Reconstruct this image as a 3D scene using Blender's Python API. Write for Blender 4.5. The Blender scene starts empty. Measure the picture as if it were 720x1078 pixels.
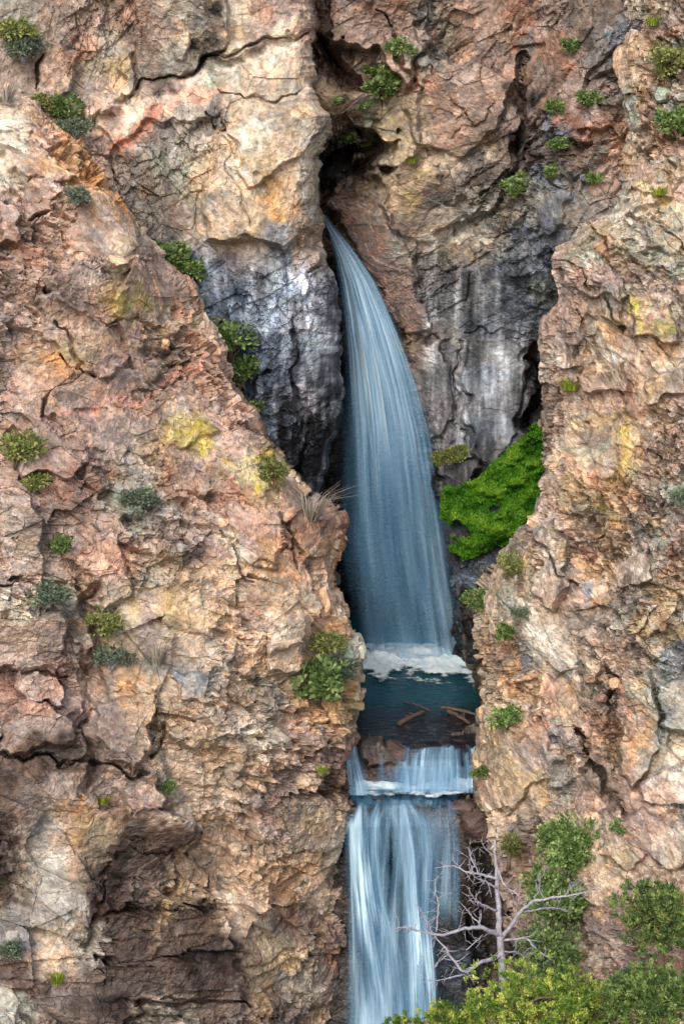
import bpy, math, random
import numpy as np
from concurrent.futures import ThreadPoolExecutor
from mathutils import Vector

# ------------------------------------------------------------------ camera
CW, CH, FPX, PITCH, CZ = 720.0, 1078.0, 2012.0, math.radians(14.0), 62.0
SP, CP = math.sin(PITCH), math.cos(PITCH)
POOL_Z = 19.0
scene = bpy.context.scene
COL = scene.collection

def at(px, py, Y):
    """world point at depth Y seen in the direction of photograph pixel px, py"""
    a = (np.asarray(px, float) - CW/2)/FPX
    b = (CH/2 - np.asarray(py, float))/FPX
    dy = CP + b*SP
    t = np.asarray(Y, float)/dy
    return np.stack(np.broadcast_arrays(a*t, t*dy, CZ + t*(-SP + b*CP)), -1)

def to_px(P):
    x = P[..., 0]; y = P[..., 1]; z = P[..., 2] - CZ
    d = y*CP - z*SP
    return CW/2 + FPX*x/d, CH/2 - FPX*(y*SP + z*CP)/d

# ------------------------------------------------------------------ noise (numpy)
def hsh(ix, iy, iz, seed):
    h = (ix.astype(np.int64)*374761393 + iy.astype(np.int64)*668265263 + iz.astype(np.int64)*2147483647 + seed*1274126177) & 0xFFFFFFFF
    h = ((h ^ (h >> 15))*2246822519) & 0xFFFFFFFF
    h = ((h ^ (h >> 13))*3266489917) & 0xFFFFFFFF
    return h ^ (h >> 16)
def r01(h, k=0):
    h = (h*(747796405 + 2*k) + 2891336453*(k+1)) & 0xFFFFFFFF
    h = ((h ^ (h >> 16))*2246822519) & 0xFFFFFFFF
    h = (h ^ (h >> 13)) & 0xFFFFFF
    return (h/16777216.0).astype(np.float32)

POOLT = ThreadPoolExecutor(4)
def chunked(fn, P, n=60000):
    parts = [P[i:i+n] for i in range(0, len(P), n)]
    res = list(POOLT.map(fn, parts))
    if isinstance(res[0], tuple):
        return tuple(np.concatenate([r[k] for r in res]) for k in range(len(res[0])))
    return np.concatenate(res)

def _vnoise(P, seed):
    i = np.floor(P).astype(np.int64); f = (P - i).astype(np.float32)
    w = f*f*f*(f*(f*6-15)+10)
    out = np.zeros(len(P), np.float32)
    for dx in (0, 1):
        for dy in (0, 1):
            for dz in (0, 1):
                v = r01(hsh(i[:, 0]+dx, i[:, 1]+dy, i[:, 2]+dz, seed))
                out += v*(w[:, 0] if dx else 1-w[:, 0])*(w[:, 1] if dy else 1-w[:, 1])*(w[:, 2] if dz else 1-w[:, 2])
    return out*2-1
def noise(P, seed, octv=1, gain=.5):
    P = P.reshape(-1, 3)
    def f(Q):
        o = np.zeros(len(Q), np.float32); a = 1.0; s = 1.0
        for k in range(octv):
            o += a*_vnoise(Q*s + k*17.3, seed+k); a *= gain; s *= 2.03
        return o
    return chunked(f, P)

def fracture(P, seed, A):
    """rock chunks: nearest-cell facets. A maps world to cell space. returns facet height (cell units), crack distance, three cell randoms"""
    def f(Q):
        q = Q @ A.T
        i = np.floor(q).astype(np.int64); fr = (q - i).astype(np.float32)
        n = len(q)
        d1 = np.full(n, 9., np.float32); d2 = np.full(n, 9., np.float32)
        h1 = np.zeros(n, np.int64); v1 = np.zeros((n, 3), np.float32)
        for dx in (-1, 0, 1):
            for dy in (-1, 0, 1):
                for dz in (-1, 0, 1):
                    h = hsh(i[:, 0]+dx, i[:, 1]+dy, i[:, 2]+dz, seed)
                    vx = dx + .08+.84*r01(h, 1) - fr[:, 0]; vy = dy + .08+.84*r01(h, 2) - fr[:, 1]; vz = dz + .08+.84*r01(h, 3) - fr[:, 2]
                    d = vx*vx + vy*vy + vz*vz
                    m = d < d1
                    d2 = np.where(m, d1, np.minimum(d2, d))
                    d1 = np.where(m, d, d1); h1 = np.where(m, h, h1)
                    v1[:, 0] = np.where(m, vx, v1[:, 0]); v1[:, 1] = np.where(m, vy, v1[:, 1]); v1[:, 2] = np.where(m, vz, v1[:, 2])
        g = np.stack([r01(h1, 5), r01(h1, 6), r01(h1, 7)], -1)*2-1
        hh = (r01(h1, 8)*2-1)*.55 - (g*v1).sum(-1)*1.0
        edge = np.sqrt(d2) - np.sqrt(d1)
        return hh.astype(np.float32), edge, r01(h1, 9), r01(h1, 10), r01(h1, 11)
    return chunked(f, P.reshape(-1, 3))

def frame(size, aniso=(1, 1, 1), rx=0, ry=0, rz=0):
    from mathutils import Euler
    R = np.array(Euler((math.radians(rx), math.radians(ry), math.radians(rz))).to_matrix())
    return np.diag([1/(size*aniso[0]), 1/(size*aniso[1]), 1/(size*aniso[2])]) @ R.T

def sstep(a, b, x):
    t = np.clip((x-a)/(b-a), 0, 1); return t*t*(3-2*t)

def tps(ctrl):
    c = np.array(ctrl, float); X = c[:, :2]/300.; n = len(c)
    def K(r2): return r2*np.log(r2 + 1e-9)
    d = ((X[:, None]-X[None])**2).sum(-1)
    M = np.zeros((n+3, n+3)); M[:n, :n] = K(d) + np.eye(n)*.01; M[:n, n] = 1; M[:n, n+1:] = X; M[n, :n] = 1; M[n+1:, :n] = X.T
    s = np.linalg.solve(M, np.concatenate([c[:, 2], [0, 0, 0]]))
    def f(px, py):
        sh = px.shape; x = px.ravel()/300.; y = py.ravel()/300.
        o = s[n] + s[n+1]*x + s[n+2]*y
        for k in range(n): o = o + s[k]*K((x-X[k, 0])**2 + (y-X[k, 1])**2)
        return o.reshape(sh)
    return f

def poly_sd(px, py, pts, closed=True):
    """distance to a polyline; signed (inside > 0) when closed"""
    pts = np.array(pts, float); n = len(pts)
    d = np.full(px.shape, 1e9); ins = np.zeros(px.shape, bool)
    for k in range(n if closed else n-1):
        a = pts[k]; b = pts[(k+1) % n]; e = b-a
        t = np.clip(((px-a[0])*e[0] + (py-a[1])*e[1])/(e@e + 1e-9), 0, 1)
        d = np.minimum(d, np.hypot(px-a[0]-t*e[0], py-a[1]-t*e[1]))
        if closed and a[1] != b[1]:
            c = ((a[1] > py) != (b[1] > py)) & (px < (b[0]-a[0])*(py-a[1])/(b[1]-a[1]) + a[0])
            ins ^= c
    return np.where(ins, d, -d) if closed else d

def interp(pts, y):
    p = np.array(sorted(pts, key=lambda t: t[1]), float)
    return np.interp(y, p[:, 1], p[:, 0])

def lin(c):
    c = np.array(c, float)/255.
    return np.where(c <= .04045, c/12.92, ((c+.055)/1.055)**2.4)

# ------------------------------------------------------------------ object helpers
def setp(o, label=None, cat=None, group=None, kind=None):
    if label: o['label'] = label
    if cat: o['category'] = cat
    if group: o['group'] = group
    if kind: o['kind'] = kind
    return o
def empty(name, loc, rz=0, parent=None):
    o = bpy.data.objects.new(name, None); COL.objects.link(o); o.location = loc; o.rotation_euler = (0, 0, rz)
    o.empty_display_size = .3
    if parent: o.parent = parent
    return o
def mesh_np(name, V, F, mat, cols=None, uv=None, attrs=None, smooth=True, parent=None):
    """V (n,3); F (m,4) or (m,3)"""
    me = bpy.data.meshes.new(name); V = np.asarray(V, np.float32); F = np.asarray(F, np.int32); k = F.shape[1]
    me.vertices.add(len(V)); me.vertices.foreach_set('co', V.ravel())
    me.loops.add(F.size); me.loops.foreach_set('vertex_index', F.ravel())
    me.polygons.add(len(F)); me.polygons.foreach_set('loop_start', np.arange(0, F.size, k, dtype=np.int32))
    me.polygons.foreach_set('use_smooth', np.full(len(F), smooth))
    if cols is not None:
        a = me.attributes.new('Col', 'FLOAT_COLOR', 'POINT'); c = np.ones((len(V), 4), np.float32); c[:, :3] = cols; a.data.foreach_set('color', c.ravel())
    for nm, arr in (attrs or {}).items():
        a = me.attributes.new(nm, 'FLOAT', 'POINT'); a.data.foreach_set('value', np.asarray(arr, np.float32).ravel())
    if uv is not None:
        a = me.attributes.new('flow', 'FLOAT_VECTOR', 'POINT'); u = np.zeros((len(V), 3), np.float32); u[:, :uv.shape[1]] = uv; a.data.foreach_set('vector', u.ravel())
    me.update(calc_edges=True); me.validate()
    me.materials.append(mat)
    o = bpy.data.objects.new(name, me); COL.objects.link(o)
    if parent: o.parent = parent
    return o
def grid_faces(n, m, off=0):
    i = (np.arange(n-1)[:, None]*m + np.arange(m-1)[None]).ravel() + off
    return np.stack([i, i+m, i+m+1, i+1], -1)

# ------------------------------------------------------------------ materials
def new_mat(name):
    m = bpy.data.materials.new(name); m.use_nodes = True
    nt = m.node_tree; nt.nodes.clear()
    out = nt.nodes.new('ShaderNodeOutputMaterial'); b = nt.nodes.new('ShaderNodeBsdfPrincipled')
    nt.links.new(b.outputs[0], out.inputs[0])
    return m, nt, b
def N(nt, t, **kw):
    n = nt.nodes.new(t)
    for k, v in kw.items():
        if k in n.inputs: n.inputs[k].default_value = v
        else: setattr(n, k, v)
    return n
def math_n(nt, op, a, b=None, clamp=False):
    n = nt.nodes.new('ShaderNodeMath'); n.operation = op; n.use_clamp = clamp
    for i, v in enumerate((a, b)):
        if v is None: continue
        if isinstance(v, (int, float)): n.inputs[i].default_value = v
        else: nt.links.new(v, n.inputs[i])
    return n.outputs[0]
def maprange(nt, v, a, b, c=0, d=1):
    n = nt.nodes.new('ShaderNodeMapRange'); n.inputs[1].default_value = a; n.inputs[2].default_value = b; n.inputs[3].default_value = c; n.inputs[4].default_value = d
    nt.links.new(v, n.inputs[0]); return n.outputs[0]
def noise_tex(nt, vec, scale, detail=3, rough=.6, dist=0):
    n = nt.nodes.new('ShaderNodeTexNoise'); n.inputs['Scale'].default_value = scale; n.inputs['Detail'].default_value = detail
    n.inputs['Roughness'].default_value = rough; n.inputs['Distortion'].default_value = dist
    if vec is not None: nt.links.new(vec, n.inputs['Vector'])
    return n
def mixc(nt, f, a, b, blend='MIX'):
    n = nt.nodes.new('ShaderNodeMix'); n.data_type = 'RGBA'; n.blend_type = blend
    for sock, v in ((n.inputs[0], f), (n.inputs[6], a), (n.inputs[7], b)):
        if isinstance(v, (int, float)): sock.default_value = v
        elif isinstance(v, (tuple, list)): sock.default_value = tuple(v)+(1,) if len(v) == 3 else v
        else: nt.links.new(v, sock)
    return n.outputs[2]

def rock_material():
    m, nt, b = new_mat('fractured_rock')
    geo = nt.nodes.new('ShaderNodeNewGeometry')
    col = N(nt, 'ShaderNodeAttribute', attribute_name='Col'); wet = N(nt, 'ShaderNodeAttribute', attribute_name='wet')
    P = geo.outputs['Position']
    n1 = noise_tex(nt, P, 2.4, 5, .68); n2 = noise_tex(nt, P, 9.0, 3, .65)
    f = math_n(nt, 'MULTIPLY', maprange(nt, n1.outputs[0], .3, .7, .80, 1.20), maprange(nt, n2.outputs[0], .3, .7, .82, 1.18))
    c = mixc(nt, 1.0, col.outputs['Color'], f, 'MULTIPLY')
    nt.links.new(c, b.inputs['Base Color'])
    nt.links.new(maprange(nt, wet.outputs['Fac'], 0, 1, .92, .34), b.inputs['Roughness'])
    nt.links.new(maprange(nt, wet.outputs['Fac'], 0, 1, .15, .5), b.inputs['Specular IOR Level'])
    mp = nt.nodes.new('ShaderNodeMapping'); mp.inputs['Rotation'].default_value = (.5, .6, .3); mp.inputs['Scale'].default_value = (1.7, 2.3, 2.9); wn = noise_tex(nt, P, 1.3, 2, .6); wa = nt.nodes.new('ShaderNodeVectorMath'); wa.operation = 'MULTIPLY_ADD'; wa.inputs[1].default_value = (1.1, 1.1, 1.1)
    nt.links.new(wn.outputs['Color'], wa.inputs[0]); nt.links.new(P, wa.inputs[2]); nt.links.new(wa.outputs[0], mp.inputs['Vector'])
    v = nt.nodes.new('ShaderNodeTexVoronoi'); v.distance = 'MANHATTAN'; v.inputs['Scale'].default_value = 1.0; nt.links.new(mp.outputs[0], v.inputs['Vector'])
    sp = nt.nodes.new('ShaderNodeSeparateColor'); nt.links.new(v.outputs['Color'], sp.inputs[0])
    c = mixc(nt, 1.0, c, maprange(nt, sp.outputs[0], 0, 1, .84, 1.16), 'MULTIPLY'); nt.links.new(c, b.inputs['Base Color'])
    h = math_n(nt, 'ADD', math_n(nt, 'MULTIPLY', v.outputs['Distance'], .6), math_n(nt, 'MULTIPLY', noise_tex(nt, P, 6.0, 2, .7).outputs[0], .8))
    bp = N(nt, 'ShaderNodeBump'); bp.inputs['Strength'].default_value = .75; bp.inputs['Distance'].default_value = .12
    nt.links.new(h, bp.inputs['Height']); nt.links.new(bp.outputs[0], b.inputs['Normal'])
    return m
ROCK = rock_material()

def leaf_material(name, c1, c2, c3, rough=.55, trans=.25):
    m, nt, b = new_mat(name)
    at_ = N(nt, 'ShaderNodeAttribute', attribute_name='tone'); oi = nt.nodes.new('ShaderNodeObjectInfo')
    r = nt.nodes.new('ShaderNodeValToRGB'); r.color_ramp.elements[0].color = (*lin(c1), 1); r.color_ramp.elements[1].color = (*lin(c3), 1)
    e = r.color_ramp.elements.new(.5); e.color = (*lin(c2), 1)
    nt.links.new(at_.outputs['Fac'], r.inputs[0])
    c = mixc(nt, 1.0, r.outputs[0], maprange(nt, oi.outputs['Random'], 0, 1, .82, 1.2), 'MULTIPLY')
    nt.links.new(c, b.inputs['Base Color']); b.inputs['Roughness'].default_value = rough; b.inputs['Specular IOR Level'].default_value = .25
    tr = N(nt, 'ShaderNodeBsdfTranslucent'); nt.links.new(c, tr.inputs[0])
    mx = N(nt, 'ShaderNodeMixShader'); mx.inputs[0].default_value = trans
    nt.links.new(b.outputs[0], mx.inputs[1]); nt.links.new(tr.outputs[0], mx.inputs[2])
    nt.links.new(mx.outputs[0], nt.nodes['Material Output'].inputs[0])
    return m
def wood_material(name, c1, c2, scale=6):
    m, nt, b = new_mat(name)
    geo = nt.nodes.new('ShaderNodeNewGeometry'); n = noise_tex(nt, geo.outputs['Position'], scale, 5, .7, .5)
    c = mixc(nt, maprange(nt, n.outputs[0], .3, .7), tuple(lin(c1)), tuple(lin(c2)))
    nt.links.new(c, b.inputs['Base Color']); b.inputs['Roughness'].default_value = .85
    bp = N(nt, 'ShaderNodeBump'); bp.inputs['Strength'].default_value = .6; bp.inputs['Distance'].default_value = .05
    nt.links.new(n.outputs[0], bp.inputs['Height']); nt.links.new(bp.outputs[0], b.inputs['Normal'])
    return m
LEAF = {
 'sage':   leaf_material('sage_leaves', (72, 84, 76), (108, 124, 104), (146, 158, 134)),
 'leafy':  leaf_material('leafy_green', (66, 90, 52), (112, 142, 80), (170, 188, 128), .5, .35),
 'olive':  leaf_material('olive_leaves', (78, 90, 52), (122, 132, 76), (168, 172, 112)),
 'tuft':   leaf_material('grass_blades', (88, 118, 34), (138, 162, 52), (184, 190, 96), .6, .35),
 'twig':   leaf_material('grey_twigs', (96, 90, 84), (138, 132, 122), (170, 164, 150), .8, .0),
 'pine':   leaf_material('pinyon_needles', (48, 78, 34), (118, 150, 62), (204, 208, 108), .55, .3),
 'juniper':leaf_material('juniper_needles', (48, 72, 44), (98, 126, 66), (156, 172, 102), .55, .25),
 'moss':   leaf_material('bright_moss', (26, 70, 14), (66, 122, 24), (132, 168, 54), .6, .3),
}
BARK = wood_material('brown_bark', (84, 68, 54), (120, 102, 84))
GREYWOOD = wood_material('bleached_grey_wood', (116, 114, 124), (182, 182, 194), 5)
WETWOOD = wood_material('wet_driftwood', (60, 48, 42), (112, 94, 82), 4)

def water_fall_mat(name, c_dark, c_light, fu=26., fv=1.3, gain=1.0, lo=.38, hi=.66, amin=.0):
    m, nt, b = new_mat(name)
    fl = N(nt, 'ShaderNodeAttribute', attribute_name='flow'); de = N(nt, 'ShaderNodeAttribute', attribute_name='dens')
    def st(su, sv, det, dist=.0):
        mp = nt.nodes.new('ShaderNodeMapping'); mp.inputs['Scale'].default_value = (su, sv, 1.0)
        nt.links.new(fl.outputs['Vector'], mp.inputs['Vector'])
        return noise_tex(nt, mp.outputs[0], 1.0, det, .6, dist).outputs[0]
    s1 = st(fu, fv, 3, .25); s2 = st(fu*3.2, fv*2.3, 3, .2); s3 = st(fu*.28, fv*.9, 2, .3)
    s = math_n(nt, 'ADD', math_n(nt, 'ADD', math_n(nt, 'MULTIPLY', s1, .46), math_n(nt, 'MULTIPLY', s2, .14)), math_n(nt, 'MULTIPLY', s3, .40))
    k = maprange(nt, s, lo, hi)
    a = math_n(nt, 'MULTIPLY', math_n(nt, 'ADD', math_n(nt, 'MULTIPLY', k, gain), amin), de.outputs['Fac'], True)
    kk = math_n(nt, 'MULTIPLY', k, math_n(nt, 'ADD', math_n(nt, 'MULTIPLY', de.outputs['Fac'], .65), .2), True)
    c = mixc(nt, kk, tuple(lin(c_dark)), tuple(lin(c_light)))
    nt.links.new(c, b.inputs['Base Color']); nt.links.new(a, b.inputs['Alpha'])
    b.inputs['Roughness'].default_value = .45; b.inputs['Specular IOR Level'].default_value = .3
    return m
FALLW = water_fall_mat('falling_water', (62, 144, 196), (220, 240, 252), 8.5, .75, .78, .34, .66, .16)
CASC = water_fall_mat('cascading_water', (52, 132, 182), (212, 238, 252), 7, 1.1, 1.1, .38, .62, .06)

def foam_mat():
    m, nt, b = new_mat('white_foam')
    geo = nt.nodes.new('ShaderNodeNewGeometry'); de = N(nt, 'ShaderNodeAttribute', attribute_name='dens')
    mp = nt.nodes.new('ShaderNodeMapping'); mp.inputs['Scale'].default_value = (1.0, 1.0, 1.0); nt.links.new(geo.outputs['Position'], mp.inputs['Vector'])
    n = noise_tex(nt, mp.outputs[0], 1.5, 6, .7, .6)
    th = math_n(nt, 'SUBTRACT', n.outputs[0], math_n(nt, 'SUBTRACT', 1.0, de.outputs['Fac']))
    a = maprange(nt, th, -.3, .25)
    c = mixc(nt, maprange(nt, n.outputs[0], .35, .65), tuple(lin((186, 220, 236))), tuple(lin((244, 250, 252))))
    nt.links.new(c, b.inputs['Base Color']); nt.links.new(a, b.inputs['Alpha']); b.inputs['Roughness'].default_value = .6
    bp = N(nt, 'ShaderNodeBump'); bp.inputs['Strength'].default_value = .35; bp.inputs['Distance'].default_value = .1
    nt.links.new(n.outputs[0], bp.inputs['Height']); nt.links.new(bp.outputs[0], b.inputs['Normal'])
    return m
FOAM = foam_mat()
def pool_mat():
    m, nt, b = new_mat('pool_water')
    geo = nt.nodes.new('ShaderNodeNewGeometry'); sep = nt.nodes.new('ShaderNodeSeparateXYZ'); nt.links.new(geo.outputs['Position'], sep.inputs[0])
    n0 = noise_tex(nt, geo.outputs['Position'], .45, 4, .6, .5)
    y = math_n(nt, 'ADD', sep.outputs['Y'], math_n(nt, 'MULTIPLY', n0.outputs[0], 3.0))
    c = mixc(nt, maprange(nt, y, 118.6, 122.6), tuple(lin((26, 27, 34))), tuple(lin((16, 66, 80))))
    nb = noise_tex(nt, geo.outputs['Position'], 1.8, 4, .7, .4)
    bed = math_n(nt, 'MULTIPLY', maprange(nt, nb.outputs[0], .5, .68), maprange(nt, y, 120.5, 117.0, 0, .6))
    c = mixc(nt, bed, c, tuple(lin((88, 74, 72))))
    nt.links.new(c, b.inputs['Base Color']); b.inputs['Roughness'].default_value = .12; b.inputs['IOR'].default_value = 1.33
    mp = nt.nodes.new('ShaderNodeMapping'); mp.inputs['Scale'].default_value = (1.0, 2.2, 1.0); nt.links.new(geo.outputs['Position'], mp.inputs['Vector'])
    n = noise_tex(nt, mp.outputs[0], 1.6, 4, .6, .6)
    bp = N(nt, 'ShaderNodeBump'); bp.inputs['Strength'].default_value = .5; bp.inputs['Distance'].default_value = .12
    nt.links.new(n.outputs[0], bp.inputs['Height']); nt.links.new(bp.outputs[0], b.inputs['Normal'])
    return m
POOLM = pool_mat()

# ------------------------------------------------------------------ rock sheets
PAL = dict(
 P=(192, 150, 132), T=(198, 164, 130), O=(196, 142, 84), V=(146, 124, 122), G=(156, 152, 146), D=(128, 106, 98),
 W=(212, 198, 180), B=(98, 122, 152), K=(34, 32, 36), Y=(196, 178, 44), R=(166, 112, 92), M=(168, 136, 128),
 C=(214, 180, 150), L=(150, 162, 150), N=(92, 78, 74), E=(120, 116, 116), S=(190, 160, 104), Q=(62, 80, 106), F=(134, 138, 76), Z=(210, 150, 124))

MEAN = (180, 158, 142)
def build_sheet(name, rows, lo, hi, ncol, depth, colors, wrap=None, wrap_depth=26., wrap_cols=40, rr=34., rrm=4.0,
                plates=(), digs=(), scales=(), rough=None, seed=1, jitter=5., tintamp=.5, gain=.94, beds=(), flatten=.62, meank=.24, sat=.68, veins=(), wetside=None, streak=None, wetf=None, cpow=4.0, cwarp=16., post=None):
    py = np.arange(rows[0], rows[1]+.01, rows[2])
    jl = np.stack([py*0+seed*7.7, py*0, py/26.], -1)
    jit = noise(jl, seed+90, 4, .6)*jitter
    a = lo(py); b = hi(py)
    if wrap == 'R': b = b + jit
    if wrap == 'L': a = a + jit
    s = np.linspace(0, 1, ncol)
    PX = a[:, None] + (b-a)[:, None]*s[None]; PY = np.repeat(py[:, None], ncol, 1)
    Y = depth(PX, PY)
    wx = noise(np.stack([PX/22., PY/22., PX*0+seed], -1), seed+50, 3).reshape(PX.shape)*7
    wy = noise(np.stack([PX/22., PY/22., PX*0+seed+9], -1), seed+60, 3).reshape(PX.shape)*7
    QX = PX+wx; QY = PY+wy
    Yb = Y.copy(); flat = np.ones(PX.shape)
    for poly, raise_, bevel, *rest in plates:
        sd = poly_sd(QX, QY, poly)
        tilt = rest[0] if rest else (0, 0)
        cx, cy = np.mean([p[0] for p in poly]), np.mean([p[1] for p in poly])
        k = sstep(-bevel*.35, bevel*.6, sd)
        if raise_ > 0: flat = flat*(1-(flatten)*k)
        Y = Y - k*(raise_ + tilt[0]*(PX-cx)/20. + tilt[1]*(PY-cy)/20.)
    for line, width, dp in digs:
        d = poly_sd(QX, QY, line, False)
        wv = .55 + .75*np.clip(noise(np.stack([PX/14., PY/14., PX*0+seed+width], -1), seed+66, 2).reshape(PX.shape)+.3, 0, 1.2)
        k = np.clip(1-d/(width*(1 if dp > 2.1 else .75)*wv), 0, 1)**.8
        Y = Y + dp*k*(1 if dp > 2.1 else .65)
    if wrap == 'R':
        d = np.clip(1-(b[:, None]-PX)/rr, 0, 1); ro = rrm*(1-np.sqrt(np.clip(1-d*d, 0, 1))); Y = Y + ro; Yb = Yb + ro
        t = np.linspace(0, 1, wrap_cols+1)[1:]
        PX2 = b[:, None] - 5*t[None]; Y2 = Y[:, -1:] + wrap_depth*t[None]**1.25
        flat = np.concatenate([flat, np.ones((len(py), wrap_cols))], 1)
        Yb = np.concatenate([Yb, Yb[:, -1:] + wrap_depth*t[None]**1.25], 1)
        PX = np.concatenate([PX, PX2], 1); Y = np.concatenate([Y, Y2], 1)
    if wrap == 'L':
        d = np.clip(1-(PX-a[:, None])/rr, 0, 1); ro = rrm*(1-np.sqrt(np.clip(1-d*d, 0, 1))); Y = Y + ro; Yb = Yb + ro
        t = np.linspace(1, 0, wrap_cols+1)[:-1]
        PX2 = a[:, None] + 5*t[None]; Y2 = Y[:, :1] + wrap_depth*t[None]**1.25
        flat = np.concatenate([np.ones((len(py), wrap_cols)), flat], 1)
        Yb = np.concatenate([Yb[:, :1] + wrap_depth*t[None]**1.25, Yb], 1)
        PX = np.concatenate([PX2, PX], 1); Y = np.concatenate([Y2, Y], 1)
    n, m = PX.shape
    PY = np.repeat(py[:, None], m, 1)
    P = at(PX, PY, Y)
    # blurred-normal displacement direction
    Pb = at(PX, PY, Yb)
    du = np.gradient(Pb, axis=1); dv = np.gradient(Pb, axis=0)
    Nn = np.cross(dv, du); Nn /= np.linalg.norm(Nn, axis=-1, keepdims=True)+1e-9
    Nn = np.where(Nn[..., 1:2] > .2, -Nn, Nn)
    vd = -(P - np.array([0, 0, CZ])); vd /= np.linalg.norm(vd, axis=-1, keepdims=True)
    Nn = Nn*.6 + vd*.5; Nn /= np.linalg.norm(Nn, axis=-1, keepdims=True)+1e-9
    Pf = P.reshape(-1, 3)
    w = np.stack([noise(Pf/3.1, seed+11, 3), noise(Pf/3.1+7.7, seed+12, 3), noise(Pf/3.1+3.1, seed+13, 3)], -1)
    w2 = np.stack([noise(Pf/.7, seed+14, 2), noise(Pf/.7+7.7, seed+15, 2), noise(Pf/.7+3.1, seed+16, 2)], -1)
    Pw = Pf + w*.10 + w2*.022
    rg = np.ones(len(Pf), np.float32) if rough is None else np.clip(rough(PX, PY).ravel(), .05, 3).astype(np.float32)
    D = noise(Pf/9., seed+20, 2)*.9*rg
    wf = np.ones((n, m), np.float32)
    if wrap == 'R': wf[:, -wrap_cols:] = .5; wf[:, -wrap_cols-12:-wrap_cols] = np.linspace(1, .5, 12)[None]
    if wrap == 'L': wf[:, :wrap_cols] = .5; wf[:, wrap_cols:wrap_cols+12] = np.linspace(.5, 1, 12)[None]
    rg = rg*flat.ravel().astype(np.float32)*wf.ravel()
    tint = np.zeros((len(Pf), 3), np.float32)
    sm = .15 + 1.25*sstep(-.45, .45, noise(Pf/5., seed+22, 2)).astype(np.float32)
    for k, (size, amp, crack, an, rx, ry, rz, tn) in enumerate(scales):
        hh, ed, c1, c2, c3 = fracture(Pw, seed*31+k, frame(size, an, rx, ry, rz))
        mk = 1.0 if size > 2.0 else sm
        D += amp*rg*mk*np.clip(hh, -1.2, 1.2)
        D -= crack*.75*rg*mk*(1-np.clip(ed/.08, 0, 1))**1.5*np.clip(c3*2.4-1.3, 0, 1)
        if k == 0: ph0 = c1; ph1 = c2
        if k == 1: mk1 = c3
        v = (c1*2-1)*tn
        tint += v[:, None]*np.array([1, 1, 1])
        hshift = (c2*2-1)*tn*.22
        tint += hshift[:, None]*np.array([1.0, -.05, -.95])
    for bi, (ang, T, am) in enumerate(beds):
        a_ = np.radians(ang + (ph1*2-1)*14)
        q = (Pw[:, 2]*np.cos(a_) + Pw[:, 0]*np.sin(a_))/T + ph0*3 + noise(Pf/4., seed+70+bi, 2)*.45
        fr = q - np.floor(q); lay = r01(hsh(np.floor(q).astype(np.int64), (ph0*999).astype(np.int64), (mk1*9).astype(np.int64), seed+bi))
        D += am*rg*(np.minimum((1-fr)/.88, fr/.12)-.5)*(.25+1.3*lay)*(.3 + sm)
        tint += ((lay-.5)*.3)[:, None]
    D += noise(Pf/.35, seed+21, 2)*.02*rg
    V = Pf + Nn.reshape(-1, 3)*D[:, None]
    # colours of the rock itself
    c = np.array([(x, y) for x, y, *_ in colors], float); cc = np.array([lin(PAL[k] if isinstance(k, str) else k) for *_, k in colors])
    fx = PX.ravel(); fy = PY.ravel()
    cw1 = noise(Pf/2.4, seed+30, 4, .62)*cwarp; cw2 = noise(Pf/2.4+5.5, seed+33, 4, .62)*cwarp
    cw3 = noise(Pf/.55, seed+37, 2)*6; cw4 = noise(Pf/.55+3.3, seed+38, 2)*6
    gx = fx+cw1+cw3; gy = fy+cw2+cw4
    acc = np.zeros((len(fx), 3)); ws = np.zeros(len(fx))
    for k in range(len(c)):
        wgt = 1/(((gx-c[k, 0])**2 + (gy-c[k, 1])**2)/400. + .05)**(cpow/2)
        acc += wgt[:, None]*cc[k]; ws += wgt
    base = acc/ws[:, None]
    lum = base.mean(1, keepdims=True)
    base = (lum + (base-lum)*sat)*gain*np.array([.95, .99, .96])
    tn0 = lin(MEAN)*gain; kk = meank*sstep(.03, .16, lum)
    base = base*(1-kk) + kk*tn0
    for vl, vw, vc, vk in veins:
        d = poly_sd(fx + .5*(cw1+cw3), fy + .5*(cw2+cw4), vl, False); q = (sstep(vw*1.3, vw*.2, d)*vk*.62)[:, None]
        base = base*(1-q) + q*lin(vc)
    base = base*np.exp(np.clip(tint*tintamp*.8, -.75, .6))
    gn = sstep(.1, .5, noise(Pf/1.8, seed+35, 4, .6))*.35; on_ = sstep(.2, .6, noise(Pf/2.4, seed+36, 4, .6))*.3
    lum = base.mean(1, keepdims=True)
    base = base*(1-gn[:, None]) + gn[:, None]*lum*np.array([1.03, 1.0, .96])
    base = base*(1-on_[:, None]*np.array([0, .10, .34]))
    wet = np.zeros(len(fx))
    if streak is not None: base, wet = streak(Pf, fx, fy, base, wet, seed)
    if wetf is not None: wet = wetf(fx, fy)
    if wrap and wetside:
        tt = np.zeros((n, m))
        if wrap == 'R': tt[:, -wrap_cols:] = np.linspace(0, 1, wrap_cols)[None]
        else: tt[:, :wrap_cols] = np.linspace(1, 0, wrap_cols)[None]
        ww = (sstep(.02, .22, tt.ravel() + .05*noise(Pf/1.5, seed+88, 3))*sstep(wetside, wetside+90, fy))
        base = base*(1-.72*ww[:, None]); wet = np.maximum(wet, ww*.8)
    base = np.clip(base, .008, .85)
    if post is not None: V = post(V.reshape(n, m, 3), PX, PY).reshape(-1, 3)
    o = mesh_np(name, V, grid_faces(n, m), ROCK, cols=base, attrs={'wet': wet}, smooth=False)
    setp(o, kind='structure')
    qx, qy = to_px(V)
    SHEETS[name] = (qx, qy, V, Nn.reshape(-1, 3))
    return o
SHEETS = {}
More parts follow.
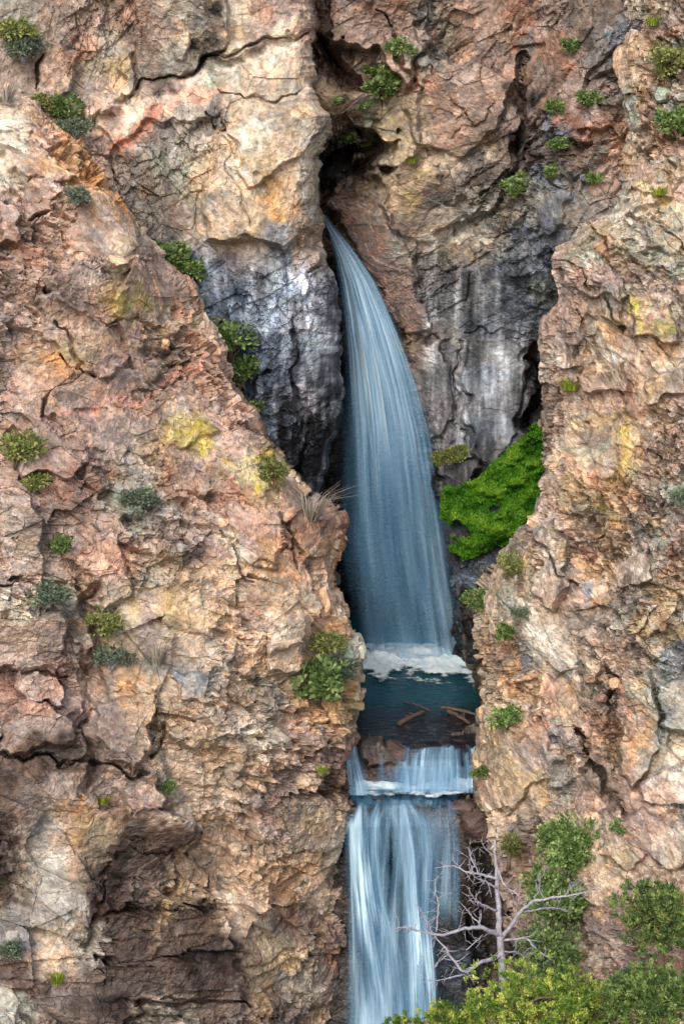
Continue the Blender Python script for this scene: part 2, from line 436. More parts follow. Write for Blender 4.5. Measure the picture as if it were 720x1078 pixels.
def on(sheet, px, py):
    qx, qy, V, Nn = SHEETS[sheet]
    d = (qx-px)**2 + (qy-py)**2
    idx = np.where(d < max(9., d.min()+.5))[0]
    i = idx[np.argmin(V[idx, 1])]
    return V[i], Nn[i]

# --- left buttress
EL = [(-125, 30), (-60, 62), (0, 95), (40, 112), (95, 150), (120, 205), (145, 235), (160, 275), (196, 312), (205, 345), (232, 372), (240, 400), (262, 440), (275, 462),
      (292, 490), (318, 520), (345, 548), (346, 600), (352, 640), (366, 668), (380, 705), (376, 735), (372, 770), (372, 800), (378, 850), (381, 900), (376, 960), (381, 1010), (374, 1078), (372, 1200)]
L_depth = tps([(-100, 1160, 88), (100, 1160, 91), (250, 1160, 98), (365, 1160, 106), (-100, 800, 92), (60, 800, 95), (200, 800, 98), (300, 800, 102), (370, 800, 107),
  (-100, 500, 97), (60, 500, 99.5), (200, 560, 102), (300, 600, 105), (350, 600, 108), (-100, 250, 103), (20, 250, 104), (130, 300, 107), (190, 330, 109.5), (110, 420, 103.5), (240, 440, 109),
  (-100, 90, 113), (0, 110, 111.5), (60, 170, 109), (120, 220, 110), (150, 950, 96), (260, 950, 101), (140, 760, 98.5), (110, 690, 98.5)])
L_cols = [(15, 160, 'W'), (60, 150, 'P'), (95, 175, 'O'), (70, 160, 'O'), (115, 215, 'O'), (30, 200, 'M'), (10, 240, 'P'), (50, 240, 'P'), (90, 250, 'V'), (100, 235, 'M'), (60, 290, 'M'), (120, 270, 'W'), (20, 260, 'R'),
  (85, 300, 'P'), (140, 285, 'P'), (180, 305, 'Z'), (125, 305, 'S'), (150, 320, 'Y'), (170, 320, 'P'), (60, 340, 'P'), (100, 330, 'P'), (90, 360, 'T'), (60, 380, 'O'), (70, 375, 'S'), (20, 345, 'V'), (10, 380, 'M'), (30, 420, 'P'),
  (100, 395, 'V'), (140, 390, 'V'), (80, 430, 'V'), (60, 415, 'V'), (170, 400, 'M'), (150, 415, 'Z'), (120, 425, 'Z'), (180, 380, 'D'), (160, 370, 'P'), (200, 360, 'R'), (210, 350, 'C'), (100, 450, 'P'), (60, 460, 'M'), (150, 440, 'M'),
  (230, 400, 'P'), (210, 420, 'P'), (205, 455, 'Y'), (215, 470, 'S'), (195, 480, 'R'), (240, 440, 'P'), (255, 460, 'Z'), (265, 480, 'S'), (280, 495, 'Y'), (255, 500, 'R'), (230, 510, 'R'), (220, 490, 'P'),
  (180, 500, 'R'), (160, 480, 'T'), (150, 500, 'G'), (130, 540, 'L'), (165, 540, 'G'), (100, 510, 'R'), (60, 500, 'R'), (20, 480, 'M'), (10, 520, 'M'), (30, 560, 'M'), (60, 540, 'D'), (100, 560, 'P'), (120, 590, 'Z'),
  (310, 510, 'O'), (300, 500, 'C'), (320, 530, 'V'), (335, 550, 'R'), (270, 560, 'Z'), (285, 590, 'O'), (250, 550, 'P'), (240, 570, 'W'), (220, 600, 'T'), (200, 570, 'M'), (190, 600, 'T'), (320, 590, 'R'), (340, 600, 'O'), (345, 640, 'C'),
  (160, 620, 'G'), (170, 660, 'T'), (180, 640, 'S'), (230, 640, 'T'), (260, 640, 'P'), (300, 620, 'T'), (300, 660, 'C'), (280, 690, 'C'), (310, 690, 'T'), (350, 660, 'O'),
  (10, 600, 'M'), (20, 640, 'W'), (40, 660, 'M'), (60, 640, 'G'), (100, 640, 'T'), (90, 680, 'D'), (130, 660, 'S'), (130, 700, 'D'), (20, 700, 'M'), (50, 720, 'R'), (20, 740, 'R'), (70, 760, 'M'), (10, 770, 'V'), (40, 790, 'D'), (70, 790, 'D'), (110, 760, 'V'), (120, 790, 'V'), (105, 740, 'M'),
  (165, 660, 'V'), (165, 690, 'G'), (150, 720, 'O'), (200, 690, 'C'), (200, 715, 'B'), (215, 720, 'G'), (170, 740, 'T'), (190, 760, 'O'), (220, 760, 'C'), (180, 800, 'C'), (210, 820, 'C'), (190, 850, 'W'), (230, 850, 'C'), (215, 880, 'C'), (250, 900, 'C'),
  (250, 740, 'T'), (280, 770, 'W'), (290, 730, 'G'), (310, 760, 'M'), (330, 750, 'O'), (350, 740, 'S'), (370, 690, 'L'), (375, 720, 'T'), (340, 790, 'M'), (360, 790, 'R'), (300, 800, 'C'), (270, 820, 'T'), (310, 830, 'M'), (340, 840, 'C'), (330, 860, 'S'), (360, 830, 'D'), (300, 870, 'T'), (280, 850, 'M'),
  (10, 830, 'D'), (30, 850, 'V'), (60, 830, 'M'), (80, 860, 'O'), (100, 880, 'S'), (60, 880, 'G'), (50, 920, 'W'), (20, 900, 'D'), (80, 900, 'O'), (40, 940, 'G'), (70, 960, 'G'), (10, 960, 'G'), (15, 985, 'B'), (20, 1010, 'D'), (60, 1000, 'T'), (40, 1040, 'D'), (10, 1060, 'L'), (70, 1050, 'V'), (100, 1000, 'G'), (90, 1060, 'D'),
  (130, 840, 'M'), (160, 860, 'M'), (180, 880, 'D'), (150, 900, 'D'), (130, 920, 'N'), (190, 900, 'N'), (160, 930, 'V'), (180, 950, 'S'), (110, 940, 'D'), (130, 970, 'D'), (170, 990, 'D'), (220, 980, 'D'), (240, 1000, 'N'), (200, 1020, 'N'), (140, 1020, 'D'), (130, 1060, 'N'), (180, 1060, 'G'), (230, 1050, 'V'), (250, 1030, 'D'),
  (200, 930, 'T'), (230, 940, 'C'), (260, 940, 'C'), (290, 900, 'C'), (330, 900, 'T'), (360, 900, 'C'), (300, 950, 'O'), (340, 940, 'T'), (310, 970, 'R'), (280, 980, 'T'), (300, 1010, 'S'), (270, 1040, 'S'), (310, 1040, 'G'), (330, 1040, 'W'), (350, 980, 'V'), (360, 1000, 'R'), (345, 1030, 'M'), (340, 1065, 'C'), (290, 1070, 'V')]
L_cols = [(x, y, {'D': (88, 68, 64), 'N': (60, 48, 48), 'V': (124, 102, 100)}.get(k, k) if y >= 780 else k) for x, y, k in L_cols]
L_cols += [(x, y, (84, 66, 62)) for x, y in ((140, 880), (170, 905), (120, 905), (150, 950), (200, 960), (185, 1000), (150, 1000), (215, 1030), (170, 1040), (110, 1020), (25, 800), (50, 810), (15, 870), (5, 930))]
L_plates = [
  ([(75, 215), (100, 205), (130, 232), (146, 262), (125, 280), (92, 276), (70, 262)], 1.0, 5, (.4, -.3)),
  ([(24, 190), (56, 185), (58, 228), (28, 230)], .8, 4), ([(0, 205), (20, 210), (18, 250), (0, 260)], .9, 4),
  ([(40, 290), (80, 280), (140, 300), (130, 330), (108, 342), (60, 316)], 1.0, 4, (0, -.5)),
  ([(40, 318), (70, 312), (115, 345), (140, 375), (118, 398), (78, 388), (48, 350)], 1.3, 4, (.2, -.4)),
  ([(140, 275), (165, 280), (198, 312), (192, 335), (150, 342), (120, 322)], 1.2, 5, (-.2, -.5)),
  ([(58, 408), (125, 384), (182, 392), (160, 408), (60, 442)], .8, 4, (0, -.4)),
  ([(150, 345), (200, 352), (206, 372), (180, 395), (160, 380)], -.9, 5),
  ([(70, 455), (150, 425), (205, 400), (235, 420), (250, 450), (180, 470), (110, 480)], .7, 6, (0, -.3)),
  ([(175, 470), (215, 440), (262, 455), (290, 490), (285, 520), (240, 525), (180, 510)], 1.1, 6, (.2, -.5)),
  ([(290, 510), (305, 500), (322, 518), (312, 540), (298, 548)], 1.2, 3), ([(240, 535), (290, 535), (300, 575), (285, 595), (250, 588)], 1.4, 4, (.3, 0)),
  ([(305, 530), (340, 545), (345, 580), (320, 590), (306, 565)], 1.0, 4),
  ([(95, 555), (130, 555), (136, 620), (110, 640), (90, 600)], 1.1, 6), ([(280, 655), (318, 640), (320, 675), (285, 690)], 1.3, 6),
  ([(283, 680), (318, 672), (318, 705), (285, 708)], 1.3, 5), ([(185, 705), (220, 700), (222, 735), (190, 738)], .8, 4),
  ([(102, 735), (160, 725), (162, 790), (140, 812), (104, 800)], 1.6, 5), ([(0, 655), (66, 640), (70, 680), (60, 705), (0, 700)], 1.2, 5, (0, -.5)),
  ([(22, 690), (62, 700), (70, 740), (30, 740)], 1.1, 4), ([(0, 735), (75, 745), (85, 790), (0, 790)], 1.2, 5, (0, -.4)),
  ([(130, 860), (170, 850), (208, 868), (205, 895), (150, 890)], 1.8, 4, (.3, -.6)), ([(120, 890), (190, 895), (195, 930), (130, 935)], 1.2, 4, (0, -.5)),
  ([(110, 965), (235, 965), (250, 1000), (120, 1010)], 1.3, 4, (0, -.6)), ([(105, 1015), (250, 1010), (245, 1050), (110, 1055)], .9, 4, (0, -.6)),
  ([(165, 770), (240, 790), (255, 940), (215, 920), (190, 850)], -.8, 14), ([(130, 830), (165, 815), (180, 850), (140, 860)], 1.2, 4),
  ([(300, 850), (360, 845), (362, 900), (300, 900)], .7, 4), ([(0, 150), (50, 150), (85, 190), (30, 185)], .6, 6),
  ([(50, 445), (90, 470), (85, 500), (20, 500), (0, 470)], .8, 4), ([(0, 515), (35, 520), (50, 560), (38, 600), (0, 610)], 1.4, 4, (0, -.4)),
]
L_digs = [([(95, 620), (100, 680), (95, 730), (85, 770), (100, 830)], 14, 2.0), ([(168, 762), (172, 782), (162, 800)], 7, 1.8), ([(60, 340), (90, 380), (50, 420), (52, 440)], 5, 1.0),
  ([(118, 398), (80, 390), (60, 372)], 4, 1.0), ([(130, 330), (118, 345), (95, 330)], 3, .8), ([(296, 545), (305, 560), (308, 600)], 4, 1.0), ([(0, 612), (40, 612)], 4, 1.0), ([(0, 700), (75, 712)], 4, 1.3),
  ([(0, 790), (60, 800), (110, 808), (165, 825)], 5, 1.6), ([(130, 905), (110, 930), (85, 1000)], 7, 1.4), ([(100, 960), (180, 955), (240, 960)], 5, 1.5), ([(130, 1058), (250, 1056)], 6, 1.6),
  ([(215, 860), (210, 900), (235, 960)], 4, 1.0), ([(370, 830), (310, 842)], 4, .8), ([(320, 735), (345, 770), (330, 800)], 5, 1.2), ([(48, 420), (56, 450)], 4, 1.2), ([(232, 560), (240, 600), (270, 620)], 4, .8)]
L_rough = lambda x, y: 1.0 - .55*np.exp(-(((x-105)/55)**2 + ((y-400)/45)**2)) - .5*np.exp(-(((x-215)/40)**2 + ((y-840)/70)**2)) - .5*np.exp(-(((x-100)/25)**2+((y-245)/25)**2)) + .35*np.exp(-(((x-150)/90)**2+((y-960)/90)**2))
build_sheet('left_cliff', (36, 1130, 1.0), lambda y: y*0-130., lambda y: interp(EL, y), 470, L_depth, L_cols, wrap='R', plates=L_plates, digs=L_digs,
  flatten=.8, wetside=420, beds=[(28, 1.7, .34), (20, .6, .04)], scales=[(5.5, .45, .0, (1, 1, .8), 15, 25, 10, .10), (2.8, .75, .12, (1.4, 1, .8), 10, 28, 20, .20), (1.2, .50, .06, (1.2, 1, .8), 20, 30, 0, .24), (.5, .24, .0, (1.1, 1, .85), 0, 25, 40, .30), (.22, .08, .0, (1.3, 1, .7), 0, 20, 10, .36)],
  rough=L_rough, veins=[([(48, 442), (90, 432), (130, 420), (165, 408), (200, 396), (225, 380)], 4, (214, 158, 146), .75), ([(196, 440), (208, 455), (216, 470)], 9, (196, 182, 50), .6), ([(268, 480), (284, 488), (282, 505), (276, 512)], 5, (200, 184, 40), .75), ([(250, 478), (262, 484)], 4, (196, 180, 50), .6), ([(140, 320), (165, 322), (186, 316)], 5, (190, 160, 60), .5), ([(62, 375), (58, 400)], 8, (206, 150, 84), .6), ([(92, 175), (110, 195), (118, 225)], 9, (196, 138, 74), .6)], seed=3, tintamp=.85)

# --- upper left wall behind the buttress (the pale shoulder left of the falls)
E1 = [(328, -40), (330, 20), (331, 60), (334, 95), (347, 120), (347, 150), (334, 168), (333, 200), (336, 232), (330, 262), (345, 290), (355, 330), (358, 380), (352, 430), (345, 470), (340, 520), (338, 700)]
B1_depth = tps([(-130, -30, 122), (0, 0, 121), (120, 0, 123), (230, 0, 122), (325, 0, 123), (100, 100, 124), (170, 150, 122), (250, 160, 121.5), (330, 130, 122.5), (150, 260, 122), (250, 260, 121), (335, 240, 123),
  (210, 340, 123), (270, 380, 122.5), (350, 380, 125), (250, 450, 125), (340, 500, 128), (200, 600, 124), (60, 200, 120), (340, 680, 129)])
B1_cols = [(10, 10, 'G'), (30, 50, 'E'), (50, 20, 'M'), (60, 60, 'P'), (80, 30, 'M'), (90, 60, 'R'), (100, 40, 'P'), (110, 20, 'M'), (40, 60, 'D'), (70, 90, 'P'), (100, 90, 'T'), (115, 110, 'P'), (95, 110, 'M'), (85, 100, 'G'), (125, 70, 'S'), (130, 90, 'C'), (120, 45, 'G'), (120, 80, 'S'),
  (145, 40, 'D'), (150, 20, 'R'), (160, 60, 'D'), (150, 80, 'E'), (175, 65, 'E'), (190, 35, 'C'), (185, 60, 'G'), (165, 30, 'M'), (170, 85, 'N'), (210, 20, 'Q'), (210, 50, 'K'), (225, 10, 'K'), (215, 25, 'G'), (200, 5, 'G'), (225, 50, 'N'), (230, 30, 'D'),
  (245, 20, 'W'), (260, 10, 'C'), (250, 40, 'T'), (285, 20, 'R'), (300, 10, 'M'), (310, 30, 'C'), (275, 45, 'M'), (325, 30, 'P'), (325, 8, 'C'),
  (100, 130, 'C'), (120, 130, 'P'), (130, 150, 'Z'), (150, 135, 'Z'), (165, 120, 'Z'), (140, 120, 'W'), (180, 105, 'C'), (200, 95, 'Z'), (215, 82, 'L'), (230, 80, 'W'), (250, 70, 'W'), (270, 90, 'C'), (300, 60, 'W'), (310, 90, 'G'), (285, 90, 'C'), (325, 80, 'C'), (330, 110, 'C'),
  (125, 160, 'D'), (140, 170, 'E'), (160, 140, 'D'), (150, 150, 'G'), (180, 130, 'E'), (200, 120, 'G'), (215, 120, 'Q'), (190, 150, 'G'), (175, 165, 'L'), (160, 185, 'D'), (140, 200, 'E'), (175, 200, 'E'), (200, 180, 'L'), (190, 215, 'D'), (160, 230, 'G'), (180, 245, 'E'), (150, 250, 'E'), (205, 210, 'G'),
  (230, 130, 'C'), (245, 150, 'C'), (220, 180, 'T'), (235, 200, 'C'), (250, 180, 'W'), (270, 140, 'W'), (270, 180, 'S'), (285, 200, 'O'), (300, 160, 'C'), (300, 220, 'O'), (310, 190, 'T'), (320, 150, 'G'), (325, 180, 'W'), (325, 220, 'G'), (280, 240, 'S'), (260, 230, 'C'), (230, 240, 'C'), (210, 250, 'T'), (310, 130, 'G'), (335, 150, 'G'),
  (200, 280, 'E'), (215, 300, 'E'), (235, 280, 'M'), (250, 265, 'T'), (270, 270, 'T'), (300, 260, 'B'), (290, 280, 'Q'), (320, 260, 'T'), (330, 290, 'T'), (280, 295, 'S'), (255, 300, 'Q'), (240, 320, 'B'), (225, 320, 'Q'), (265, 320, 'G'), (275, 340, 'W'), (285, 320, 'Q'), (305, 300, 'B'), (310, 320, 'Q'), (318, 325, 'S'), (320, 345, 'O'), (335, 310, 'T'), (345, 345, 'S'),
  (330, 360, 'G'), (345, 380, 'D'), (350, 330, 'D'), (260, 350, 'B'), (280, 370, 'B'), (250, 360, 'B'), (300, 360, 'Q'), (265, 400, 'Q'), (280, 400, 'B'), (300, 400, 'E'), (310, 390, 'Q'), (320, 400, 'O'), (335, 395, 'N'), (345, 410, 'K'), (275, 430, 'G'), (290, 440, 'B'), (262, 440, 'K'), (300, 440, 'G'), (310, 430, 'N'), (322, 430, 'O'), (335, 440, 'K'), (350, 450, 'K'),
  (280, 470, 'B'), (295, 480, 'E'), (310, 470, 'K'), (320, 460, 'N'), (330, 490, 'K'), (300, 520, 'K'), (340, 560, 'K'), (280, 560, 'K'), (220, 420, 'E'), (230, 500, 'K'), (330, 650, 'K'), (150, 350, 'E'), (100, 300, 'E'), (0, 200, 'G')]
B1_plates = [([(142, 0), (228, -30), (240, 0), (232, 50), (205, 75), (148, 98)], 1.4, 4, (0, -.5)), ([(232, -20), (330, -20), (332, 28), (300, 40), (262, 55), (232, 62)], 1.0, 4),
  ([(98, 128), (130, 105), (230, 70), (335, 40), (345, 120), (332, 160), (260, 200), (230, 120), (160, 130), (118, 160)], .7, 5), ([(80, 100), (108, 84), (130, 100), (118, 124), (90, 126)], 1.5, 10),
  ([(128, 60), (141, 50), (143, 100), (125, 98)], 1.0, 4), ([(180, 20), (198, 22), (196, 60), (182, 62)], .6, 4), ([(225, 140), (345, 90), (350, 150), (334, 240), (300, 262), (215, 250)], 1.3, 12),
  ([(60, 40), (85, 60), (60, 110), (35, 100)], 1.2, 5)]
B1_digs = [([(142, 97), (150, 92), (205, 76), (235, 58), (300, 38), (332, 34)], 4, 1.3), ([(120, 160), (118, 185), (135, 240)], 5, 1.0), ([(232, 98), (275, 102), (335, 98)], 3, .7), ([(260, 480), (262, 430), (268, 395), (290, 388)], 6, 1.6),
  ([(300, 340), (306, 370), (312, 400), (310, 470)], 4, .9), ([(212, 112), (222, 130)], 3, .8), ([(320, 330), (330, 290), (345, 285)], 4, .9), ([(312, 400), (318, 470), (316, 520)], 8, 2.0), ([(222, 110), (260, 240)], 3, .35), ([(50, 60), (40, 80), (35, 120)], 5, 1.2)]
def streak1(Pf, fx, fy, base, wet, seed):
    m = sstep(250, 300, fy + noise(Pf/3., seed+40, 3)*25 + (330-fx)*.05)
    s = noise(Pf*np.array([.8, .4, .26]), seed+41, 4, .6); s2 = noise(Pf*np.array([2.2, .6, .28])+3, seed+42, 3, .6)
    f = np.exp((s*.9 + s2*.65)*m)
    base = base*f[:, None]
    tq = base.mean(1, keepdims=True); q = (m*.62)[:, None]; base = base*(1-q) + q*tq*np.array([.62, .97, 1.52])
    pale = sstep(.25, .7, s2+.5*s)*m*.35
    base = base*(1-pale[:, None]) + pale[:, None]*lin((176, 188, 196))
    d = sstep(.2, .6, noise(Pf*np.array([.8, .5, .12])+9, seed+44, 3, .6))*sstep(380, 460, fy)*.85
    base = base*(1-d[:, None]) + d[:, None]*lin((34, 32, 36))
    return base*(1-.16*m[:, None]), m*.4
B1_rough = lambda x, y: .62 - .15*sstep(270, 330, y) + .35*np.exp(-(((x-60)/60)**2+((y-60)/60)**2))
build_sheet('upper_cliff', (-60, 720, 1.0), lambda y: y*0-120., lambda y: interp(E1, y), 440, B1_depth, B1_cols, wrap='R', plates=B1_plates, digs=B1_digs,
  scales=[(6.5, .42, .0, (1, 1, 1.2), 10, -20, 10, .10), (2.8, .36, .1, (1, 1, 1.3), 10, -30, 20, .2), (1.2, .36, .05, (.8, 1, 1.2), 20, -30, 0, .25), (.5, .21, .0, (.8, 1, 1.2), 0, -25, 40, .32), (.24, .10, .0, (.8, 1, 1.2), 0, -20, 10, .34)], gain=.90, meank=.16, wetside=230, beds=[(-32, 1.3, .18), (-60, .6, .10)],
  rough=B1_rough, veins=[([(116, 160), (140, 142), (165, 122), (182, 108)], 5, (206, 138, 118), .8), ([(175, 97), (205, 94), (235, 92)], 5, (204, 146, 126), .65), ([(217, 80), (216, 84)], 6, (146, 158, 140), .8), ([(320, 392), (322, 420), (321, 440)], 2.5, (190, 130, 50), .8), ([(284, 195), (294, 230)], 10, (204, 162, 96), .5), ([(190, 24), (190, 58)], 5, (206, 190, 172), .6)], seed=7, tintamp=.8, streak=streak1, rr=22, rrm=3.0, wrap_depth=22, cwarp=12)

# --- back wall right of and behind the falls
B2_depth = tps([(280, -40, 142), (280, 300, 143), (280, 700, 140), (380, -40, 131), (345, 60, 130), (350, 115, 127.5), (400, 30, 132), (400, 120, 131), (370, 250, 134.2), (380, 330, 137), (400, 260, 130.8), (440, 330, 131.5), (400, 500, 138), (440, 600, 137), (440, 400, 133),
  (470, 80, 128), (440, 180, 129), (500, -20, 129), (540, 50, 128), (470, 250, 130.5), (540, 200, 127), (600, 50, 124), (620, 150, 122), (600, 250, 121), (680, 0, 121), (700, 250, 120), (500, 330, 130), (520, 420, 129), (560, 330, 127.5), (600, 400, 129), (480, 470, 130),
  (480, 560, 128), (520, 560, 124), (560, 520, 122), (500, 640, 126), (520, 700, 124), (600, 650, 122), (440, 780, 134), (560, 780, 122)])
B2_cols = [(340, 10, 'M'), (370, 20, 'M'), (380, 50, 'M'), (400, 20, 'M'), (420, 10, 'R'), (340, 40, 'D'), (345, 70, 'D'), (355, 60, 'N'), (370, 80, 'M'), (380, 90, 'P'), (345, 105, 'T'), (360, 105, 'S'), (375, 115, 'T'), (390, 115, 'L'), (410, 55, 'M'), (395, 65, 'M'), (430, 40, 'P'), (440, 20, 'E'), (450, 25, 'G'), (470, 20, 'D'), (450, 50, 'E'), (435, 60, 'G'),
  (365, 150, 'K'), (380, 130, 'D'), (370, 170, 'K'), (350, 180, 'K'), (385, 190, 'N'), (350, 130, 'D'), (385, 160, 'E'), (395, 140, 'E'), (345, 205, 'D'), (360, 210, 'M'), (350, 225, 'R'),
  (410, 100, 'C'), (420, 80, 'Z'), (430, 100, 'C'), (410, 130, 'S'), (430, 150, 'T'), (410, 160, 'S'), (450, 90, 'Z'), (460, 110, 'P'), (475, 80, 'P'), (490, 95, 'P'), (500, 75, 'P'), (480, 120, 'P'), (460, 140, 'P'), (485, 145, 'Z'), (510, 100, 'P'), (530, 80, 'R'), (525, 95, 'P'), (445, 130, 'T'), (470, 160, 'T'),
  (400, 185, 'C'), (395, 200, 'S'), (420, 200, 'T'), (400, 170, 'D'), (440, 180, 'S'), (450, 200, 'D'), (430, 220, 'S'), (410, 220, 'T'), (460, 220, 'E'), (380, 220, 'M'), (370, 235, 'R'), (380, 250, 'M'), (395, 260, 'R'), (400, 280, 'M'), (385, 235, 'G'), (410, 300, 'R'), (420, 320, 'V'), (430, 300, 'D'), (420, 270, 'G'), (435, 250, 'D'),
  (500, 40, 'M'), (520, 30, 'P'), (490, 20, 'P'), (510, 10, 'M'), (515, 50, 'V'), (545, 15, 'R'), (550, 30, 'R'), (560, 50, 'E'), (580, 20, 'M'), (580, 50, 'R'), (600, 30, 'V'), (620, 20, 'D'), (640, 30, 'V'), (650, 10, 'D'), (625, 40, 'N'), (640, 60, 'E'), (660, 40, 'B'), (600, 60, 'V'), (550, 60, 'D'), (540, 75, 'Z'), (545, 95, 'N'), (555, 100, 'K'), (575, 80, 'D'), (590, 70, 'R'),
  (540, 130, 'V'), (550, 150, 'K'), (560, 130, 'D'), (570, 110, 'R'), (585, 120, 'B'), (590, 140, 'B'), (600, 100, 'M'), (610, 125, 'R'), (620, 135, 'R'), (630, 110, 'M'), (600, 130, 'R'), (620, 150, 'N'), (630, 155, 'E'), (615, 165, 'D'), (637, 160, 'Z'), (600, 165, 'D'), (590, 180, 'E'), (620, 180, 'B'), (635, 185, 'P'), (575, 160, 'D'),
  (500, 170, 'E'), (520, 165, 'C'), (530, 150, 'D'), (510, 190, 'N'), (480, 200, 'E'), (530, 190, 'V'), (520, 210, 'G'), (490, 230, 'G'), (500, 240, 'W'), (475, 235, 'C'), (530, 230, 'E'), (520, 245, 'G'), (550, 200, 'E'), (560, 220, 'G'), (580, 200, 'B'), (590, 215, 'B'), (570, 235, 'B'), (550, 240, 'B'), (600, 230, 'E'), (610, 200, 'G'), (470, 260, 'S'), (450, 250, 'T'),
  (450, 280, 'E'), (440, 300, 'V'), (430, 340, 'R'), (440, 330, 'M'), (455, 310, 'E'), (470, 290, 'D'), (480, 270, 'S'), (490, 300, 'Q'), (500, 270, 'E'), (510, 310, 'E'), (520, 280, 'Q'), (530, 320, 'Q'), (500, 340, 'Q'), (515, 345, 'Q'), (540, 290, 'Q'), (550, 320, 'B'), (560, 280, 'B'), (570, 300, 'F'), (575, 260, 'Q'), (565, 330, 'Q'), (475, 320, 'G'), (485, 350, 'S'),
  (430, 365, 'S'), (450, 365, 'O'), (430, 380, 'R'), (450, 385, 'T'), (440, 410, 'D'), (460, 380, 'V'), (475, 390, 'D'), (460, 410, 'E'), (470, 430, 'D'), (450, 430, 'D'), (460, 455, 'R'), (445, 450, 'D'), (480, 450, 'D'), (490, 380, 'Q'), (500, 400, 'B'), (510, 380, 'E'), (520, 400, 'B'), (530, 380, 'G'), (540, 370, 'E'), (545, 400, 'E'), (510, 430, 'E'), (520, 450, 'B'), (530, 430, 'E'), (505, 460, 'Q'), (515, 480, 'E'), (500, 490, 'N'), (540, 440, 'D'),
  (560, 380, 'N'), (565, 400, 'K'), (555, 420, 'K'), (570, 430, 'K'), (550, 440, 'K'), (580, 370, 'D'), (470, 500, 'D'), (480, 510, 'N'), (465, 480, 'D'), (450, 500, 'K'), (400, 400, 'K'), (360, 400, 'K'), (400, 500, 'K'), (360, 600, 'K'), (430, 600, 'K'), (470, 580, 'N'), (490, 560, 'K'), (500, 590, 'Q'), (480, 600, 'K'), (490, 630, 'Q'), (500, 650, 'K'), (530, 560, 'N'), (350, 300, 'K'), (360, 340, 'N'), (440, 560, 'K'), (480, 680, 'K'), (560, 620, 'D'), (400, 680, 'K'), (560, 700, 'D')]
B2_plates = [([(338, -30), (440, -30), (450, 10), (440, 60), (425, 90), (405, 62), (345, 40)], 2.5, 5, (0, -.3)), ([(395, 40), (430, 20), (440, 70), (425, 95), (400, 75)], 1.2, 4),
  ([(440, 60), (500, 60), (540, 88), (532, 110), (490, 170), (440, 150), (425, 110)], 1.6, 6, (0, -.4)), ([(400, 90), (440, 80), (450, 150), (420, 185), (396, 150)], 1.0, 8),
  ([(340, 205), (395, 178), (440, 300), (455, 345), (420, 350), (395, 290), (360, 235)], 1.0, 6), ([(395, 180), (450, 180), (500, 215), (450, 262), (410, 240)], 1.2, 6, (0, -.4)),
  ([(425, 365), (470, 358), (480, 440), (440, 470)], 1.0, 5), ([(490, 360), (548, 358), (550, 440), (535, 475), (510, 500), (490, 480)], .9, 6), ([(420, 320), (450, 318), (455, 350), (425, 362)], 1.0, 4),
  ([(580, 110), (640, 100), (640, 140), (600, 150)], 1.0, 5), ([(455, 480), (495, 470), (500, 500), (480, 520), (455, 520)], 3.0, 5), ([(480, 235), (540, 200), (545, 255), (485, 262)], -.8, 5),
  ([(560, 190), (605, 180), (600, 240), (560, 250)], 1.2, 10), ([(325, 98), (395, 96), (400, 128), (325, 128)], 1.5, 5, (0, -1.2))]
B2_digs = [([(334, 45), (345, 60), (362, 78), (375, 92)], 19, 5.0), ([(342, 172), (358, 165), (385, 150), (394, 168), (375, 185)], 22, 6.5), ([(345, 195), (340, 215), (350, 240)], 7, 2.5), ([(400, 10), (410, 40), (425, 70), (440, 90)], 4, 1.6),
  ([(420, 30), (450, 12)], 3, .9), ([(550, 60), (545, 100), (550, 150), (535, 200)], 10, 2.2), ([(470, 215), (510, 205), (540, 180)], 5, 1.2), ([(430, 350), (455, 352), (470, 362)], 3, .8), ([(485, 352), (545, 352)], 3, .6), ([(482, 360), (484, 480)], 4, .8),
  ([(562, 375), (568, 410), (560, 450)], 13, 5.0), ([(400, 62), (430, 100), (455, 70)], 3, .5), ([(465, 500), (440, 480), (420, 520)], 10, 2.0), ([(560, 155), (585, 200)], 4, 1.0), ([(440, 470), (495, 490)], 5, 1.5), ([(500, 130), (470, 100)], 3, .5), ([(480, 150), (520, 110)], 3, .5)]
def streak2(Pf, fx, fy, base, wet, seed):
    m = sstep(240, 300, fy + noise(Pf/3., seed+40, 3)*25)*sstep(425, 455, fx)
    s = noise(Pf*np.array([1.0, .3, .13]), seed+41, 4, .6); s2 = noise(Pf*np.array([2.4, .6, .22])+3, seed+42, 3, .6)
    base = base*np.exp((s*.8 + s2*.5)*m)[:, None]
    tq = base.mean(1, keepdims=True); q = (m*.6)[:, None]; base = base*(1-q) + q*tq*np.array([.80, 1.0, 1.28])
    pale = sstep(.3, .8, s2+.4*s)*m*.12
    sl = sstep(-3, 4, poly_sd(fx, fy, [(336, 200), (350, 196), (372, 204), (412, 262), (448, 330), (440, 350), (424, 345), (395, 290), (360, 235)]))*.36
    base = base*(1-sl[:, None]) + sl[:, None]*lin((146, 122, 118))*np.exp(noise(Pf/np.array([1.2, 1.2, .5]), seed+45, 3)*.35)[:, None]
    base = base*(1-pale[:, None]) + pale[:, None]*lin((186, 188, 190))
    w = np.maximum(m*.3, sstep(470, 430, fx)*sstep(190, 260, fy)*.8)
    return base, np.maximum(w, sstep(480, 540, fy))
B2_rough = lambda x, y: .85 - .45*sstep(240, 330, y)*sstep(425, 470, x) - .4*np.exp(-(((x-395)/38)**2+((y-265)/60)**2))*1.2 + .3*sstep(500, 560, x)*sstep(220, 150, y)
